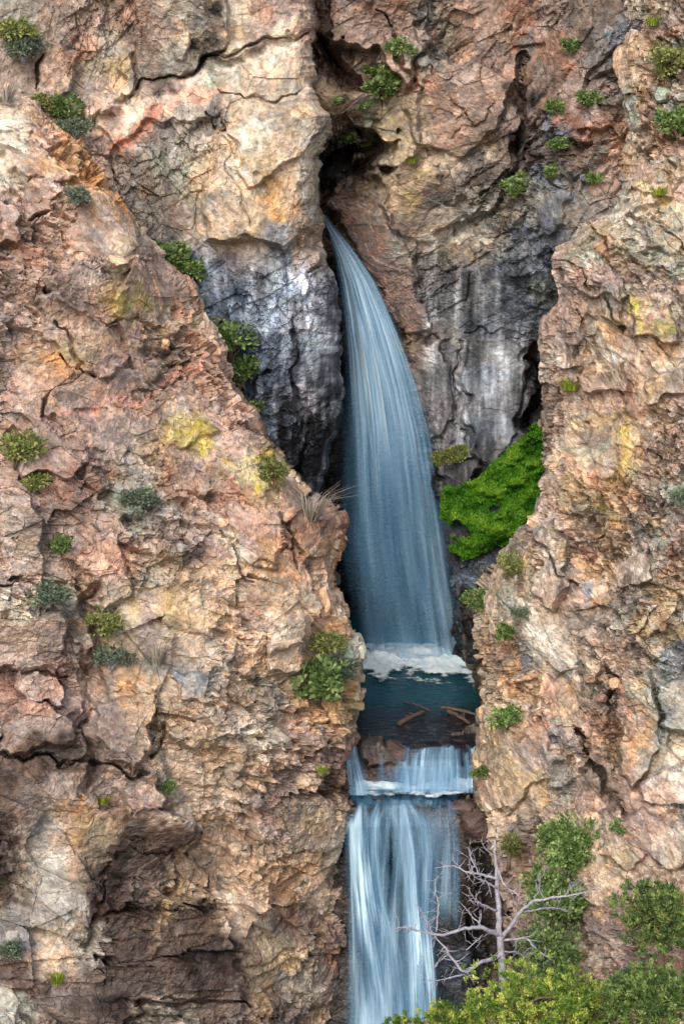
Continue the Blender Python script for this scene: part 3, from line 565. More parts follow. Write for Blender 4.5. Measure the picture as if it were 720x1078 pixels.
build_sheet('gorge_wall', (-60, 730, 1.0), lambda y: y*0+285., lambda y: y*0+740., 450, B2_depth, B2_cols, plates=B2_plates, digs=B2_digs,
  scales=[(5.5, .5, .0, (1, 1, 1), 10, -35, 10, .10), (2.4, .5, .1, (1.5, 1, .75), 10, -38, 20, .22), (1.1, .42, .05, (1.4, 1, .7), 20, -30, 0, .26), (.5, .21, .0, (1.2, 1, .8), 0, -20, 40, .34), (.24, .09, .0, (1.2, 1, .8), 0, -20, 10, .36)], gain=.72, meank=.12, beds=[(-35, 1.5, .28), (-50, .6, .10)],
  rough=B2_rough, seed=11, tintamp=.85, streak=streak2, cwarp=11)

# --- right buttress
ER = [(668, -60), (664, 0), (660, 60), (655, 110), (650, 150), (640, 185), (632, 215), (604, 250), (584, 268), (586, 300), (582, 350), (580, 385), (575, 420), (573, 460), (573, 520), (560, 548), (545, 562), (530, 580), (515, 600), (503, 640), (501, 680), (510, 715),
      (512, 750), (504, 790), (508, 840), (520, 858), (530, 880), (540, 900), (545, 940), (548, 1000), (545, 1180)]
R_depth = tps([(665, -40, 121), (820, -40, 114), (650, 150, 118), (720, 150, 113), (820, 200, 108), (590, 280, 114), (650, 300, 110), (760, 350, 104), (575, 450, 112), (640, 480, 106), (760, 550, 100), (520, 600, 111), (600, 620, 105), (700, 680, 100),
  (505, 700, 110), (560, 760, 105.5), (640, 760, 101), (760, 780, 97), (505, 820, 108.5), (580, 850, 103), (660, 850, 97), (760, 900, 91), (545, 950, 104), (620, 960, 95), (720, 1000, 87), (550, 1150, 96), (650, 1150, 86), (800, 1150, 80)])
R_cols = [(680, 5, 'W'), (700, 10, 'D'), (665, 20, 'B'), (690, 30, 'P'), (660, 35, 'G'), (710, 40, 'R'), (680, 45, 'O'), (695, 55, 'S'), (670, 70, 'O'), (700, 70, 'L'), (715, 60, 'L'), (690, 80, 'O'), (660, 70, 'P'), (665, 85, 'T'), (680, 100, 'O'), (694, 97, 'L'), (710, 100, 'G'), (665, 110, 'L'), (660, 125, 'L'), (672, 130, 'W'),
  (690, 115, 'P'), (685, 140, 'T'), (665, 135, 'O'), (655, 160, 'O'), (650, 150, 'G'), (700, 150, 'R'), (660, 175, 'P'), (675, 185, 'P'), (645, 185, 'L'), (700, 175, 'C'), (715, 165, 'T'), (640, 200, 'L'), (660, 200, 'T'), (690, 190, 'S'), (697, 205, 'O'), (710, 205, 'P'), (650, 220, 'W'), (630, 220, 'T'), (680, 225, 'S'), (700, 225, 'L'), (640, 235, 'S'), (715, 240, 'C'),
  (610, 260, 'L'), (625, 255, 'L'), (640, 255, 'R'), (645, 265, 'O'), (659, 265, 'S'), (670, 255, 'L'), (690, 250, 'L'), (700, 245, 'S'), (590, 275, 'P'), (610, 280, 'P'), (600, 290, 'M'), (590, 300, 'R'), (625, 290, 'M'), (650, 285, 'P'), (690, 285, 'O'), (670, 280, 'M'), (680, 295, 'P'), (700, 300, 'P'), (715, 285, 'L'),
  (640, 310, 'G'), (645, 330, 'P'), (610, 310, 'V'), (590, 330, 'R'), (600, 335, 'M'), (625, 330, 'D'), (640, 345, 'O'), (635, 335, 'S'), (665, 320, 'Y'), (662, 335, 'S'), (675, 350, 'Y'), (690, 320, 'S'), (690, 335, 'Z'), (705, 330, 'G'), (704, 350, 'F'), (685, 350, 'O'), (655, 345, 'D'), (590, 360, 'M'), (590, 385, 'W'), (610, 355, 'D'), (615, 370, 'T'),
  (640, 365, 'W'), (620, 395, 'O'), (640, 390, 'C'), (660, 370, 'P'), (680, 370, 'T'), (700, 370, 'O'), (715, 350, 'V'), (715, 390, 'W'), (600, 400, 'R'), (620, 410, 'P'), (645, 405, 'P'), (660, 400, 'O'), (680, 400, 'C'), (690, 410, 'S'), (710, 410, 'D'), (715, 420, 'P'), (670, 420, 'Z'), (640, 430, 'M'), (600, 420, 'D'), (580, 425, 'V'), (595, 440, 'T'), (610, 440, 'S'), (650, 450, 'Y'), (640, 460, 'S'), (660, 465, 'S'), (690, 440, 'C'), (700, 460, 'M'), (680, 470, 'O'), (625, 460, 'M'),
  (580, 460, 'D'), (590, 480, 'T'), (600, 470, 'G'), (620, 475, 'L'), (585, 500, 'M'), (610, 500, 'P'), (630, 505, 'Z'), (655, 490, 'Y'), (645, 500, 'O'), (665, 510, 'O'), (690, 490, 'P'), (710, 510, 'L'), (680, 520, 'R'), (700, 530, 'V'), (690, 545, 'T'), (650, 530, 'S'), (620, 520, 'S'), (600, 520, 'S'), (580, 530, 'P'), (640, 540, 'Y'), (620, 545, 'E'), (625, 560, 'D'), (640, 560, 'T'), (660, 560, 'T'),
  (560, 560, 'G'), (575, 555, 'C'), (585, 575, 'C'), (560, 575, 'D'), (540, 590, 'L'), (530, 600, 'T'), (550, 600, 'S'), (590, 600, 'G'), (570, 610, 'C'), (580, 640, 'C'), (595, 630, 'P'), (600, 580, 'O'), (610, 600, 'O'), (630, 600, 'S'), (620, 580, 'R'), (630, 625, 'O'), (615, 640, 'E'), (610, 620, 'B'), (650, 610, 'T'), (670, 570, 'P'), (680, 560, 'G'), (700, 560, 'L'), (705, 575, 'R'), (715, 560, 'Z'),
  (680, 590, 'W'), (685, 605, 'W'), (665, 610, 'D'), (675, 615, 'S'), (700, 600, 'O'), (710, 590, 'P'), (655, 630, 'V'), (700, 635, 'S'), (690, 650, 'O'), (670, 640, 'G'), (650, 650, 'W'), (640, 670, 'P'), (715, 650, 'W'), (700, 670, 'S'), (680, 660, 'S'), (660, 680, 'M'), (650, 700, 'T'),
  (505, 660, 'T'), (515, 640, 'T'), (520, 680, 'O'), (510, 700, 'T'), (530, 660, 'T'), (540, 640, 'L'), (545, 700, 'B'), (560, 690, 'G'), (575, 680, 'W'), (570, 700, 'C'), (590, 700, 'G'), (530, 710, 'O'), (550, 730, 'O'), (570, 720, 'Z'), (560, 745, 'C'), (530, 740, 'T'), (515, 750, 'T'), (580, 750, 'P'), (600, 740, 'T'), (610, 720, 'O'), (620, 690, 'T'), (630, 710, 'C'), (610, 700, 'G'),
  (640, 720, 'D'), (655, 715, 'D'), (650, 735, 'N'), (660, 710, 'P'), (665, 740, 'L'), (680, 730, 'S'), (670, 760, 'O'), (690, 690, 'S'), (700, 710, 'L'), (710, 700, 'B'), (715, 690, 'B'), (690, 740, 'L'), (715, 740, 'G'), (705, 760, 'B'), (675, 785, 'O'), (665, 800, 'T'), (680, 800, 'L'), (690, 780, 'B'), (655, 790, 'O'), (650, 760, 'R'), (715, 770, 'L'), (705, 790, 'G'),
  (510, 780, 'T'), (530, 780, 'S'), (550, 770, 'O'), (575, 775, 'Z'), (590, 770, 'B'), (580, 800, 'G'), (560, 800, 'V'), (540, 810, 'S'), (520, 810, 'T'), (600, 800, 'C'), (610, 780, 'E'), (620, 790, 'D'), (630, 810, 'D'), (625, 770, 'P'), (640, 830, 'D'), (650, 840, 'D'), (665, 830, 'P'), (680, 825, 'T'), (700, 820, 'W'), (715, 800, 'W'), (700, 840, 'P'), (590, 830, 'G'), (560, 830, 'S'), (530, 840, 'C'),
  (510, 835, 'D'), (520, 870, 'T'), (535, 880, 'T'), (560, 870, 'V'), (540, 910, 'M'), (560, 920, 'P'), (610, 870, 'P'), (620, 900, 'C'), (640, 880, 'C'), (660, 870, 'P'), (680, 860, 'P'), (700, 870, 'C'), (715, 860, 'G'), (650, 900, 'S'), (680, 895, 'M'), (700, 900, 'T'), (620, 930, 'C'), (640, 940, 'T'), (610, 960, 'D'), (630, 970, 'V'), (650, 960, 'P'), (620, 1000, 'C'), (650, 1000, 'P'), (600, 1030, 'M'), (690, 950, 'T'), (700, 1000, 'P'), (580, 1000, 'D'), (560, 1040, 'D'), (640, 1060, 'M'), (700, 1070, 'T'), (600, 1100, 'M')]
R_plates = [([(580, 265), (625, 262), (660, 300), (648, 318), (600, 300), (575, 282)], 1.6, 3, (.3, -.6)), ([(625, 290), (650, 300), (655, 345), (630, 330)], 1.3, 3, (.5, 0)), ([(600, 395), (650, 378), (660, 410), (610, 415)], 1.3, 3, (0, -.6)),
  ([(575, 360), (602, 358), (606, 385), (580, 392)], 1.0, 3), ([(658, 300), (705, 305), (708, 360), (668, 355)], .9, 4), ([(675, 395), (720, 385), (720, 420), (680, 425)], 1.0, 4), ([(560, 560), (590, 545), (600, 590), (590, 650), (565, 620)], 1.2, 5, (.4, 0)),
  ([(640, 600), (680, 580), (690, 610), (660, 625)], 1.2, 3, (.5, 0)), ([(680, 640), (712, 630), (708, 665), (670, 668)], 1.2, 3), ([(655, 720), (690, 700), (700, 780), (670, 830), (655, 800)], 1.3, 4), ([(700, 720), (760, 700), (760, 790), (700, 770)], 1.4, 5),
  ([(610, 690), (640, 690), (635, 720), (612, 722)], .8, 4), ([(680, 820), (760, 790), (760, 850), (680, 850)], 1.5, 4, (0, -.5)), ([(640, 860), (760, 865), (760, 905), (640, 910)], 1.2, 5, (0, -.5)), ([(600, 220), (720, 235), (720, 262), (640, 255)], .9, 4, (0, -.5)),
  ([(640, 100), (672, 98), (676, 135), (648, 142)], 1.2, 6), ([(640, 170), (695, 170), (700, 200), (645, 205)], .8, 4), ([(600, 440), (700, 430), (700, 560), (660, 640), (610, 660), (600, 560)], -.6, 20), ([(500, 740), (560, 730), (590, 800), (540, 850), (500, 840)], .8, 6)]
R_digs = [([(575, 270), (610, 285), (640, 325), (655, 350)], 3, 1.3), ([(556, 570), (575, 582), (590, 610), (605, 618)], 4, 1.3), ([(690, 236), (720, 258)], 3, 1.0), ([(600, 330), (612, 370), (605, 400)], 4, 1.0), ([(640, 700), (660, 720), (640, 740)], 6, 1.8),
  ([(615, 770), (632, 810), (655, 855)], 6, 2.2), ([(700, 430), (720, 445)], 4, 1.2), ([(640, 590), (660, 630), (660, 660)], 4, 1.0), ([(610, 150), (650, 155)], 4, .6), ([(675, 690), (690, 640)], 3, .8), ([(605, 890), (600, 960), (625, 1000)], 8, 1.4), ([(640, 735), (650, 780), (655, 820)], 3, .9),
  ([(630, 500), (635, 560), (620, 590)], 5, .9), ([(520, 700), (545, 720), (570, 760)], 4, .8)]
R_rough = lambda x, y: .95 - .35*np.exp(-(((x-675)/40)**2 + ((y-460)/90)**2)) - .4*np.exp(-(((x-680)/25)**2+((y-760)/50)**2)) + .15*np.exp(-(((x-550)/60)**2+((y-780)/100)**2))
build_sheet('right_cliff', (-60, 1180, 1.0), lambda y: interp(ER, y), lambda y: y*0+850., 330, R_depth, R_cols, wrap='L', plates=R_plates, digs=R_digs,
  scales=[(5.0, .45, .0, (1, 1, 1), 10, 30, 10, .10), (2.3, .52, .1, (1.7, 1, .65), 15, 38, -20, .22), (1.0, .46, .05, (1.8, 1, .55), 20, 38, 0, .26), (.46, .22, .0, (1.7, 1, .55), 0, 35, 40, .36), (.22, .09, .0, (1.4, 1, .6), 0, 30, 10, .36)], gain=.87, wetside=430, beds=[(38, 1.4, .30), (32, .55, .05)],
  sat=.60, veins=[([(662, 312), (666, 330), (674, 345)], 6, (186, 172, 60), .7), ([(690, 345), (704, 352), (703, 330)], 5, (176, 160, 60), .5), ([(650, 450), (652, 485), (646, 500)], 7, (190, 170, 70), .6), ([(660, 190), (700, 215), (720, 225)], 4, (196, 196, 140), .6), ([(655, 720), (665, 780), (662, 820)], 4, (190, 130, 90), .6), ([(706, 690), (700, 740), (692, 790)], 7, (136, 156, 150), .6), ([(640, 480), (655, 560), (645, 600)], 12, (176, 130, 88), .5), ([(570, 700), (560, 740)], 6, (206, 176, 150), .6)], seed=17, tintamp=.85, cwarp=12)

# --- streambed and ledges under the cascade and the lower falls
def bed_depth(px, py):
    n_ = noise(np.stack([px/16., py/30., px*0], -1), 77, 3).reshape(px.shape); ang0 = py; py = py + 9*n_*sstep(1100, 900, py)
    ang = PITCH + np.arctan((ang0-CH/2)/FPX)
    plane = (CZ-POOL_Z)/np.tan(ang)
    step = np.interp(py, [760, 784, 790, 812, 826, 832, 842, 846, 870, 1000, 1140], [118., 113.0, 111.8, 111.0, 110.4, 109.9, 109.0, 108.6, 108.2, 107.2, 106.4])
    y = np.where(py < 780, np.maximum(plane+1.5, step), step)
    y = y + 1.6*sstep(488, 520, px)*sstep(830, 870, py) + 2.2*np.exp(-((px-408)/13.)**2)*sstep(845, 870, py)*sstep(990, 940, py)
    y = y - .8*np.exp(-((px-440)/14.)**2)*sstep(860, 900, py)
    return y
Bd_cols = [(400, 790, 'D'), (380, 800, 'N'), (420, 790, 'V'), (450, 800, 'Q'), (480, 800, 'N'), (400, 840, 'N'), (460, 845, 'D'), (500, 850, 'D'), (510, 860, 'R'), (520, 870, 'D'), (500, 880, 'D'), (490, 920, 'N'), (470, 950, 'N'), (510, 930, 'K'), (500, 980, 'K'), (520, 990, 'N'), (480, 1020, 'Q'), (410, 900, 'K'), (400, 1000, 'N'), (450, 900, 'N'), (450, 1060, 'Q'), (540, 940, 'N'), (540, 1040, 'D')]
build_sheet('streambed', (762, 1150, 1.0), lambda y: y*0+338., lambda y: y*0+575., 240, bed_depth, Bd_cols,
  plates=[([(380, 782), (412, 778), (418, 808), (384, 812)], .8, 5), ([(495, 845), (540, 850), (530, 890), (500, 890)], 1.6, 5), ([(395, 835), (500, 835), (500, 846), (395, 846)], .6, 3)],
  digs=[([(372, 790), (374, 830)], 8, .8), ([(490, 960), (500, 1040)], 12, 1.5), ([(440, 838), (500, 838)], 2, .5)],
  scales=[(2.6, .30, .2, (1, 1, .8), 10, 10, 10, .2), (1.1, .2, .2, (1.2, 1, .7), 20, 20, 0, .3), (.45, .09, .08, (1.2, 1, .7), 0, 10, 40, .25)],
  rough=lambda x, y: .5+1.0*sstep(480, 505, x), seed=23, tintamp=.7, gain=.55, meank=0, wetf=lambda x, y: x*0+.75, cwarp=9)

# --- ground: one sheet out to the horizon
def make_ground():
    xs = np.concatenate([-np.geomspace(1500, 60, 20), np.linspace(-55, 55, 90), np.geomspace(60, 1500, 20)])
    ys = np.concatenate([-np.geomspace(1200, 5, 14), np.linspace(0, 150, 110), np.geomspace(155, 1800, 20)])
    X, Y = np.meshgrid(xs, ys)
    n1 = noise(np.stack([X/11, Y/11, X*0], -1), 5, 3).reshape(X.shape); n2 = noise(np.stack([X/2.5, Y/2.5, X*0], -1), 6, 3).reshape(X.shape)
    Z = 1.0 + 13.0*sstep(-2, 4, X)*(1-sstep(86, 96, Y)) + 6*sstep(2, 25, -X) + 1.0*n1 + .35*n2 + np.where(Y < 60, (60-Y)*.25, 0)*sstep(0, 60, 60-Y)
    V = np.stack([X, Y, np.minimum(Z, 50)], -1).reshape(-1, 3)
    cols = np.where((n1.ravel() > .0)[:, None], lin((138, 118, 98)), lin((112, 104, 78)))
    o = mesh_np('ground', V, grid_faces(*X.shape), ROCK, cols=cols, attrs={'wet': np.zeros(len(V))}); setp(o, kind='structure')
make_ground()

# ------------------------------------------------------------------ water
def pool():
    xs = np.linspace(-9, 17, 60); ys = np.concatenate([np.linspace(111.3, 113.5, 24), np.linspace(113.9, 142, 66)]); X, Y = np.meshgrid(xs, ys)
    Z = POOL_Z - 1.1*np.clip(112.7+.45*noise(np.stack([X/.9, X*0, X*0], -1), 72, 3).reshape(X.shape)-Y, 0, 3)**1.6 + .03*noise(np.stack([X/1.2, Y/1.2, X*0], -1), 71, 2).reshape(X.shape)
    o = mesh_np('pool_water', np.stack([X, Y, Z], -1).reshape(-1, 3), grid_faces(*X.shape), POOLM); setp(o, kind='structure')
    xs = np.linspace(-8, 8, 30); ys = np.linspace(90, 110, 30); X, Y = np.meshgrid(xs, ys); Z = X*0 + 2.2
    o = mesh_np('creek_water', np.stack([X, Y, Z], -1).reshape(-1, 3), grid_faces(*X.shape), POOLM); setp(o, kind='structure')
pool()

def veil(name, left, right, Yf, mat, parent, seed, nu=70, nv=260, bulge=1.0, back=0.0, dens=None, ripple=.10, edge=.12, thick=.0):
    ys = np.linspace(left[0][1], left[-1][1], nv)
    la = np.array(left, float); ra = np.array(right, float)
    L = np.interp(ys, la[:, 1], la[:, 0]); R = np.interp(ys, ra[:, 1], ra[:, 0])
    k = np.ones(9)/9.
    L = np.convolve(np.pad(L, 4, 'edge'), k, 'valid'); R = np.convolve(np.pad(R, 4, 'edge'), k, 'valid')
    u = np.linspace(0, 1, nu); PX = L[:, None]+(R-L)[:, None]*u[None]; PY = np.repeat(ys[:, None], nu, 1)
    v = (ys-ys[0])/(ys[-1]-ys[0])
    Y = np.array([Yf(p) for p in ys])[:, None] - bulge*np.sin(np.pi*u)[None]*np.clip((R-L)/40., .15, 1.2)[:, None] + back
    fu = (PX-CW/2)/60.
    U = np.repeat(u[None], nv, 0); Vv = np.repeat(v[:, None], nu, 1)*(ys[-1]-ys[0])/450.
    nz = noise(np.stack([U*22, Vv*3, U*0+seed], -1), seed, 3).reshape(U.shape)
    P = at(PX, PY, Y - ripple*nz*2)
    e = sstep(0, edge, U + .05*nz)*sstep(0, edge, 1-U + .05*nz)
    d = e*(dens(U, np.repeat(v[:, None], nu, 1), PX, PY) if dens is not None else 1.0)
    w = (R-L).mean()/60.
    uv = np.stack([U.ravel()*w + seed*3.3, Vv.ravel()*3 + seed, U.ravel()*0 + seed], -1)
    return mesh_np(name, P.reshape(-1, 3), grid_faces(nv, nu), mat, uv=uv, attrs={'dens': d}, parent=parent)

UL = [(337, 228), (344, 245), (350, 268), (355, 300), (359, 340), (362, 400), (364, 470), (366, 560), (369, 640), (374, 694)]
UR = [(343, 226), (352, 238), (364, 252), (380, 272), (398, 298), (416, 335), (432, 372), (446, 410), (459, 455), (470, 510), (480, 570), (490, 630), (503, 694)]
UL = [(x, y) for x, y in UL]; 
def resample_to(left, right):
    ys = np.linspace(min(left[0][1], right[0][1]), left[-1][1], 60)
    la = np.array(left, float); ra = np.array(right, float)
    return [(np.interp(y, la[:, 1], la[:, 0]), y) for y in ys], [(np.interp(y, ra[:, 1], ra[:, 0]), y) for y in ys]
FYU = lambda py: np.interp(py, [226, 260, 350, 694], [134.5, 132.6, 131.2, 130.2])
uf = empty('waterfall', tuple(at(435, 690, 130.))); setp(uf, 'tall white-blue waterfall dropping from the rock slot into the dark pool', 'waterfall', 'waterfalls down the gorge')
def ch(o, par):
    o.parent = par; o.matrix_parent_inverse = par.matrix_world.inverted() if par.matrix_world.translation.length else par.matrix_basis.inverted(); return o
def dU(u, v, px, py):
    top = 1.25 - .62*sstep(.05, .75, v)
    mid = 1 - .5*np.exp(-((u-.52)/.22)**2)*sstep(.35, .7, v)
    foot = 1 + .7*sstep(.93, 1.0, v)
    lf = 1 + .35*np.exp(-((u-.12)/.10)**2)*sstep(.3, .6, v) + .35*np.exp(-((u-.86)/.10)**2)
    lf = lf*(1-.55*np.exp(-((u-.0)/.28)**2)*sstep(.25, .12, v)*0)
    return top*mid*foot*lf
a, b = resample_to(UL, UR)
ch(veil('water_veil', a, b, FYU, FALLW, None, 1, nu=110, nv=460, bulge=1.5, dens=dU, edge=.3), uf)
ch(veil('water_veil', [(x-3*(y > 400), y) for x, y in a], [(x+2, y) for x, y in b], FYU, FALLW, None, 2, nu=90, nv=360, bulge=.8, back=.8, dens=lambda u, v, px, py: dU(u, v, px, py)*.75, edge=.38), uf)
ch(veil('water_veil', [(x-6*sstep(350, 600, y)-6*np.exp(-((y-575)/25)**2), y) for x, y in a], [(x+7*sstep(560, 690, y), y) for x, y in b], FYU, FALLW, None, 3, nu=90, nv=360, bulge=.0, back=1.8, dens=lambda u, v, px, py: .5+.0*u, edge=.45), uf)
# thin wet film hanging left of the fall
ch(veil('mist_veil', [(352, 380), (352, 470), (352, 560), (356, 600), (372, 660)], [(385, 380), (392, 470), (392, 560), (392, 600), (392, 660)], lambda p: 133.4, FALLW, None, 4, nu=40, nv=160, bulge=.2, dens=lambda u, v, px, py: .34*sstep(0, .25, v)*sstep(1, .8, v), edge=.45), uf)

def foam_patch(name, quad, z, parent, seed, nx=120, ny=50, hump=.8, densf=None, hf=.16, bow=0.):
    (x0, x1, y0, y1) = quad
    u, v = np.meshgrid(np.linspace(0, 1, nx), np.linspace(0, 1, ny))
    X = x0+(x1-x0)*u; Y = y0+(y1-y0)*v - bow*np.sin(np.pi*u) + bow*.6
    n = noise(np.stack([X*1.1, Y*1.1, X*0+seed], -1), seed, 4, .6).reshape(X.shape)
    n2 = noise(np.stack([X*4., Y*4., X*0+seed], -1), seed+3, 3, .6).reshape(X.shape)
    e = sstep(0, .18, u+.06*n)*sstep(0, .18, 1-u+.06*n)
    fe = sstep(0, .4, v + .3*n)
    Z = z + .04 + .45*hump*np.exp(-((v-.72)/.2)**2)*(1+.25*n)*e + hf*.5*(n+1)*e + .03*n2*e
    d = densf(u, v, n)*e*fe
    return mesh_np(name, np.stack([X, Y, Z], -1).reshape(-1, 3), grid_faces(ny, nx), FOAM, attrs={'dens': d}, parent=parent)
pl = at(376, 694, 130.); pr = at(502, 694, 130.)
ch(foam_patch('foam', (pl[0]-.5, pr[0]+2.0, 123.2, 132.2), POOL_Z, None, 5, densf=lambda u, v, n: sstep(.0, .6, v+.16*n-.02+.10*u)*1.2, hump=1.0), uf)

# middle cascade
mc = empty('waterfall', tuple(at(440, 832, 110.))); setp(mc, 'short white cascade spilling over boulders at the pool outlet', 'waterfall', 'waterfalls down the gorge')
FYM = lambda py: np.interp(py, [778, 786, 800, 826, 836], [113.6, 112.4, 111.0, 109.7, 109.3])
def strands(lst, Y, name, par, nu=36, nv=80, mat=CASC, bulge=.35, back=-.35, seed0=20):
    for k, (l, r, dn) in enumerate(lst):
        l, r = resample_to(l, r)
        ch(veil(name, l, r, Y, mat, None, seed0+k, nu=nu, nv=nv, bulge=bulge, back=back - .04*k, dens=(lambda dn, tp, eb: (lambda u, v, px, py: dn*sstep(0, tp, v + .5*tp*np.sin(u*9+dn*7))*sstep(1.0, .75 if eb < 1050 and eb > 900 else .999, v - .0*u)))(dn, .06 if l[0][1] < 930 else .5, l[-1][1]), edge=.42, ripple=.06), par)
rs = np.random.default_rng(12); mlist = []
for x0 in (428, 437, 446, 455, 463, 472, 481, 490, 498):
    w0 = 3+rs.random()*5; w1 = 6+rs.random()*7; dx = (x0-462)*.12 + rs.normal()*2; y0 = 782+rs.random()*12; y1 = 826+rs.random()*15
    mlist.append(([(x0-w0, y0), (x0-w0+dx*.5, (y0+y1)/2-4), (x0-w1+dx, y1)], [(x0+w0, y0), (x0+w0+dx*.5, (y0+y1)/2-4), (min(x0+w1+dx, 503), y1)], .65+.5*rs.random()))
mlist += [([(362, 782), (357, 800), (354, 838)], [(378, 784), (384, 804), (396, 836)], 1.3), ([(398, 796), (396, 812), (392, 830)], [(405, 794), (407, 812), (412, 832)], .5), ([(414, 806), (412, 818), (408, 834)], [(430, 800), (436, 816), (440, 834)], .7)]
mlist += [([(422, 786), (418, 804), (412, 834)], [(502, 786), (504, 804), (504, 832)], .5), ([(390, 812), (380, 836)], [(504, 806), (504, 834)], .6)]
strands(mlist, FYM, 'water_strand', mc, nu=20, nv=50)
fq0 = at(358, 830, 110.); fq1 = at(506, 830, 110.)
ch(foam_patch('foam', (fq0[0], fq1[0], 108.3, 110.8), float(at(430, 833, 109.4)[2]), None, 8, densf=lambda u, v, n: (.35+.75*sstep(.0, .6, v+.35*n-.25*np.sin(u*3.1)+.12))*(1-.5*np.exp(-((u-.25)/.10)**2)*sstep(.7, .4, v)), hump=.6, hf=.2, bow=1.7), mc)

# lower falls
lf = empty('waterfall', tuple(at(420, 1078, 106.))); setp(lf, 'wide lower waterfall of several pale strands behind the dead tree', 'waterfall', 'waterfalls down the gorge')
FYL = lambda py: np.interp(py, [836, 848, 870, 1000, 1150], [109.3, 108.2, 107.6, 106.6, 105.8])
strands([([(358, 842), (358, 900), (358, 960), (356, 1140)], [(486, 842), (488, 900), (480, 960), (468, 1140)], .52), ([(362, 845), (360, 870), (361, 900), (363, 950), (362, 1000), (360, 1060), (358, 1140)], [(394, 845), (396, 870), (398, 900), (406, 950), (420, 1000), (440, 1060), (448, 1140)], 1.25),
         ([(392, 842), (384, 865), (386, 900), (392, 950), (396, 1000), (398, 1060), (396, 1140)], [(414, 842), (404, 865), (402, 900), (408, 950), (430, 1000), (440, 1060), (446, 1140)], .75),
         ([(404, 846), (414, 870), (418, 900), (420, 950), (422, 1000), (424, 1060), (420, 1140)], [(432, 846), (438, 870), (444, 900), (448, 950), (454, 1000), (456, 1060), (458, 1140)], 1.1),
         ([(420, 842), (432, 866), (436, 900), (436, 950), (430, 1000), (426, 1060), (420, 1140)], [(450, 842), (458, 866), (462, 900), (460, 950), (462, 1000), (466, 1060), (466, 1140)], .8),
         ([(454, 844), (450, 880), (448, 920), (440, 980)], [(476, 844), (484, 880), (486, 920), (486, 980)], .5),
         ([(466, 842), (474, 870), (476, 910), (476, 990)], [(480, 842), (484, 870), (486, 910), (484, 990)], .55),
         ([(430, 940), (430, 980), (436, 1040), (440, 1140)], [(456, 940), (460, 980), (464, 1040), (466, 1140)], 1.2),
         ([(372, 985), (368, 1040), (366, 1140)], [(452, 985), (460, 1040), (462, 1140)], .7)], FYL, 'water_strand', lf, nu=46, nv=240, bulge=.6, back=-.5, seed0=40)
LIPW = water_fall_mat('lip_water', (20, 54, 78), (96, 150, 180), 5, 4.0, .5, .45, .75, .6)
ch(veil('lip_water', *resample_to([(358, 831), (358, 852)], [(490, 831), (488, 852)]), FYL, LIPW, None, 61, nu=70, nv=20, bulge=.0, back=-.4, dens=lambda u, v, px, py: .95*sstep(1.02, .5, v + .2*np.sin(u*23)), edge=.06), lf)
ch(veil('water_strand', *resample_to([(368, 838), (366, 850)], [(484, 838), (484, 850)]), FYL, CASC, None, 60, nu=70, nv=20, bulge=.0, back=-.45, dens=lambda u, v, px, py: .4*sstep(0, .6, v)*sstep(1, .6, v), edge=.3), lf)

# ------------------------------------------------------------------ tubes
def tube_arrays(pts, radii, sides=6):
    pts = np.array(pts, float); n = len(pts); V = []; F = []
    t = np.gradient(pts, axis=0); t /= np.linalg.norm(t, axis=1, keepdims=True)+1e-9
    ref = np.array([.3, .9, .2])
    for i in range(n):
        a = np.cross(t[i], ref); a /= np.linalg.norm(a)+1e-9; b = np.cross(t[i], a)
        for k in range(sides):
            an = 2*math.pi*k/sides; V.append(pts[i] + radii[i]*(math.cos(an)*a + math.sin(an)*b))
    for i in range(n-1):
        for k in range(sides):
            k2 = (k+1) % sides; F.append((i*sides+k, i*sides+k2, (i+1)*sides+k2, (i+1)*sides+k))
    for end in (0, n-1):
        V.append(pts[end]); c = len(V)-1
        for k in range(sides):
            k2 = (k+1) % sides; F.append((end*sides+k, end*sides+k2, c, c) if end else (end*sides+k2, end*sides+k, c, c))
    return np.array(V), F
class MB:
    def __init__(s): s.V = []; s.F = []; s.n = 0
    def tube(s, pts, radii, sides=6):
        V, F = tube_arrays(pts, radii, sides); s.V.append(V); s.F += [tuple(i+s.n for i in f) for f in F]; s.n += len(V)
    def build(s, name, mat, parent=None, smooth=True):
        V = np.concatenate(s.V); me = bpy.data.meshes.new(name)
        me.from_pydata(V.tolist(), [], [tuple(dict.fromkeys(f)) for f in s.F]); me.materials.append(mat)
        me.polygons.foreach_set('use_smooth', np.full(len(me.polygons), smooth)); me.update()
        o = bpy.data.objects.new(name, me); COL.objects.link(o)
        if parent: o.parent = parent
        return o

# ------------------------------------------------------------------ vegetation prototypes
def leaves(centres, normals, rng, size, per, spread, droop=.2, aspect=2.2, upb=.5):
    """many small pointed leaf faces round twig tips"""
    n = len(centres); M = n*per
    c = np.repeat(centres, per, 0); nn = np.repeat(normals, per, 0)
    d = rng.normal(size=(M, 3)); d /= np.linalg.norm(d, axis=1, keepdims=True)
    d = d + nn*.9 + np.array([0, 0, upb]); d /= np.linalg.norm(d, axis=1, keepdims=True)
    base = c + rng.normal(size=(M, 3))*spread*.55
    L = size*(0.6+.8*rng.random(M))[:, None]
    side = np.cross(d, rng.normal(size=(M, 3))); side /= np.linalg.norm(side, axis=1, keepdims=True)+1e-9
    w = L/aspect*.5
    a = base; b_ = base + d*L*.5 + side*w; t = base + d*L; e = base + d*L*.5 - side*w
    V = np.stack([a, b_, t, e], 1).reshape(-1, 3)
    F = np.arange(M*4).reshape(-1, 4)
    tone = np.repeat(np.clip(np.repeat(rng.random(n)**1.3*.85+.02, per) + rng.normal(size=M)*.16 + .12, 0, 1), 4)
    return V, F, tone
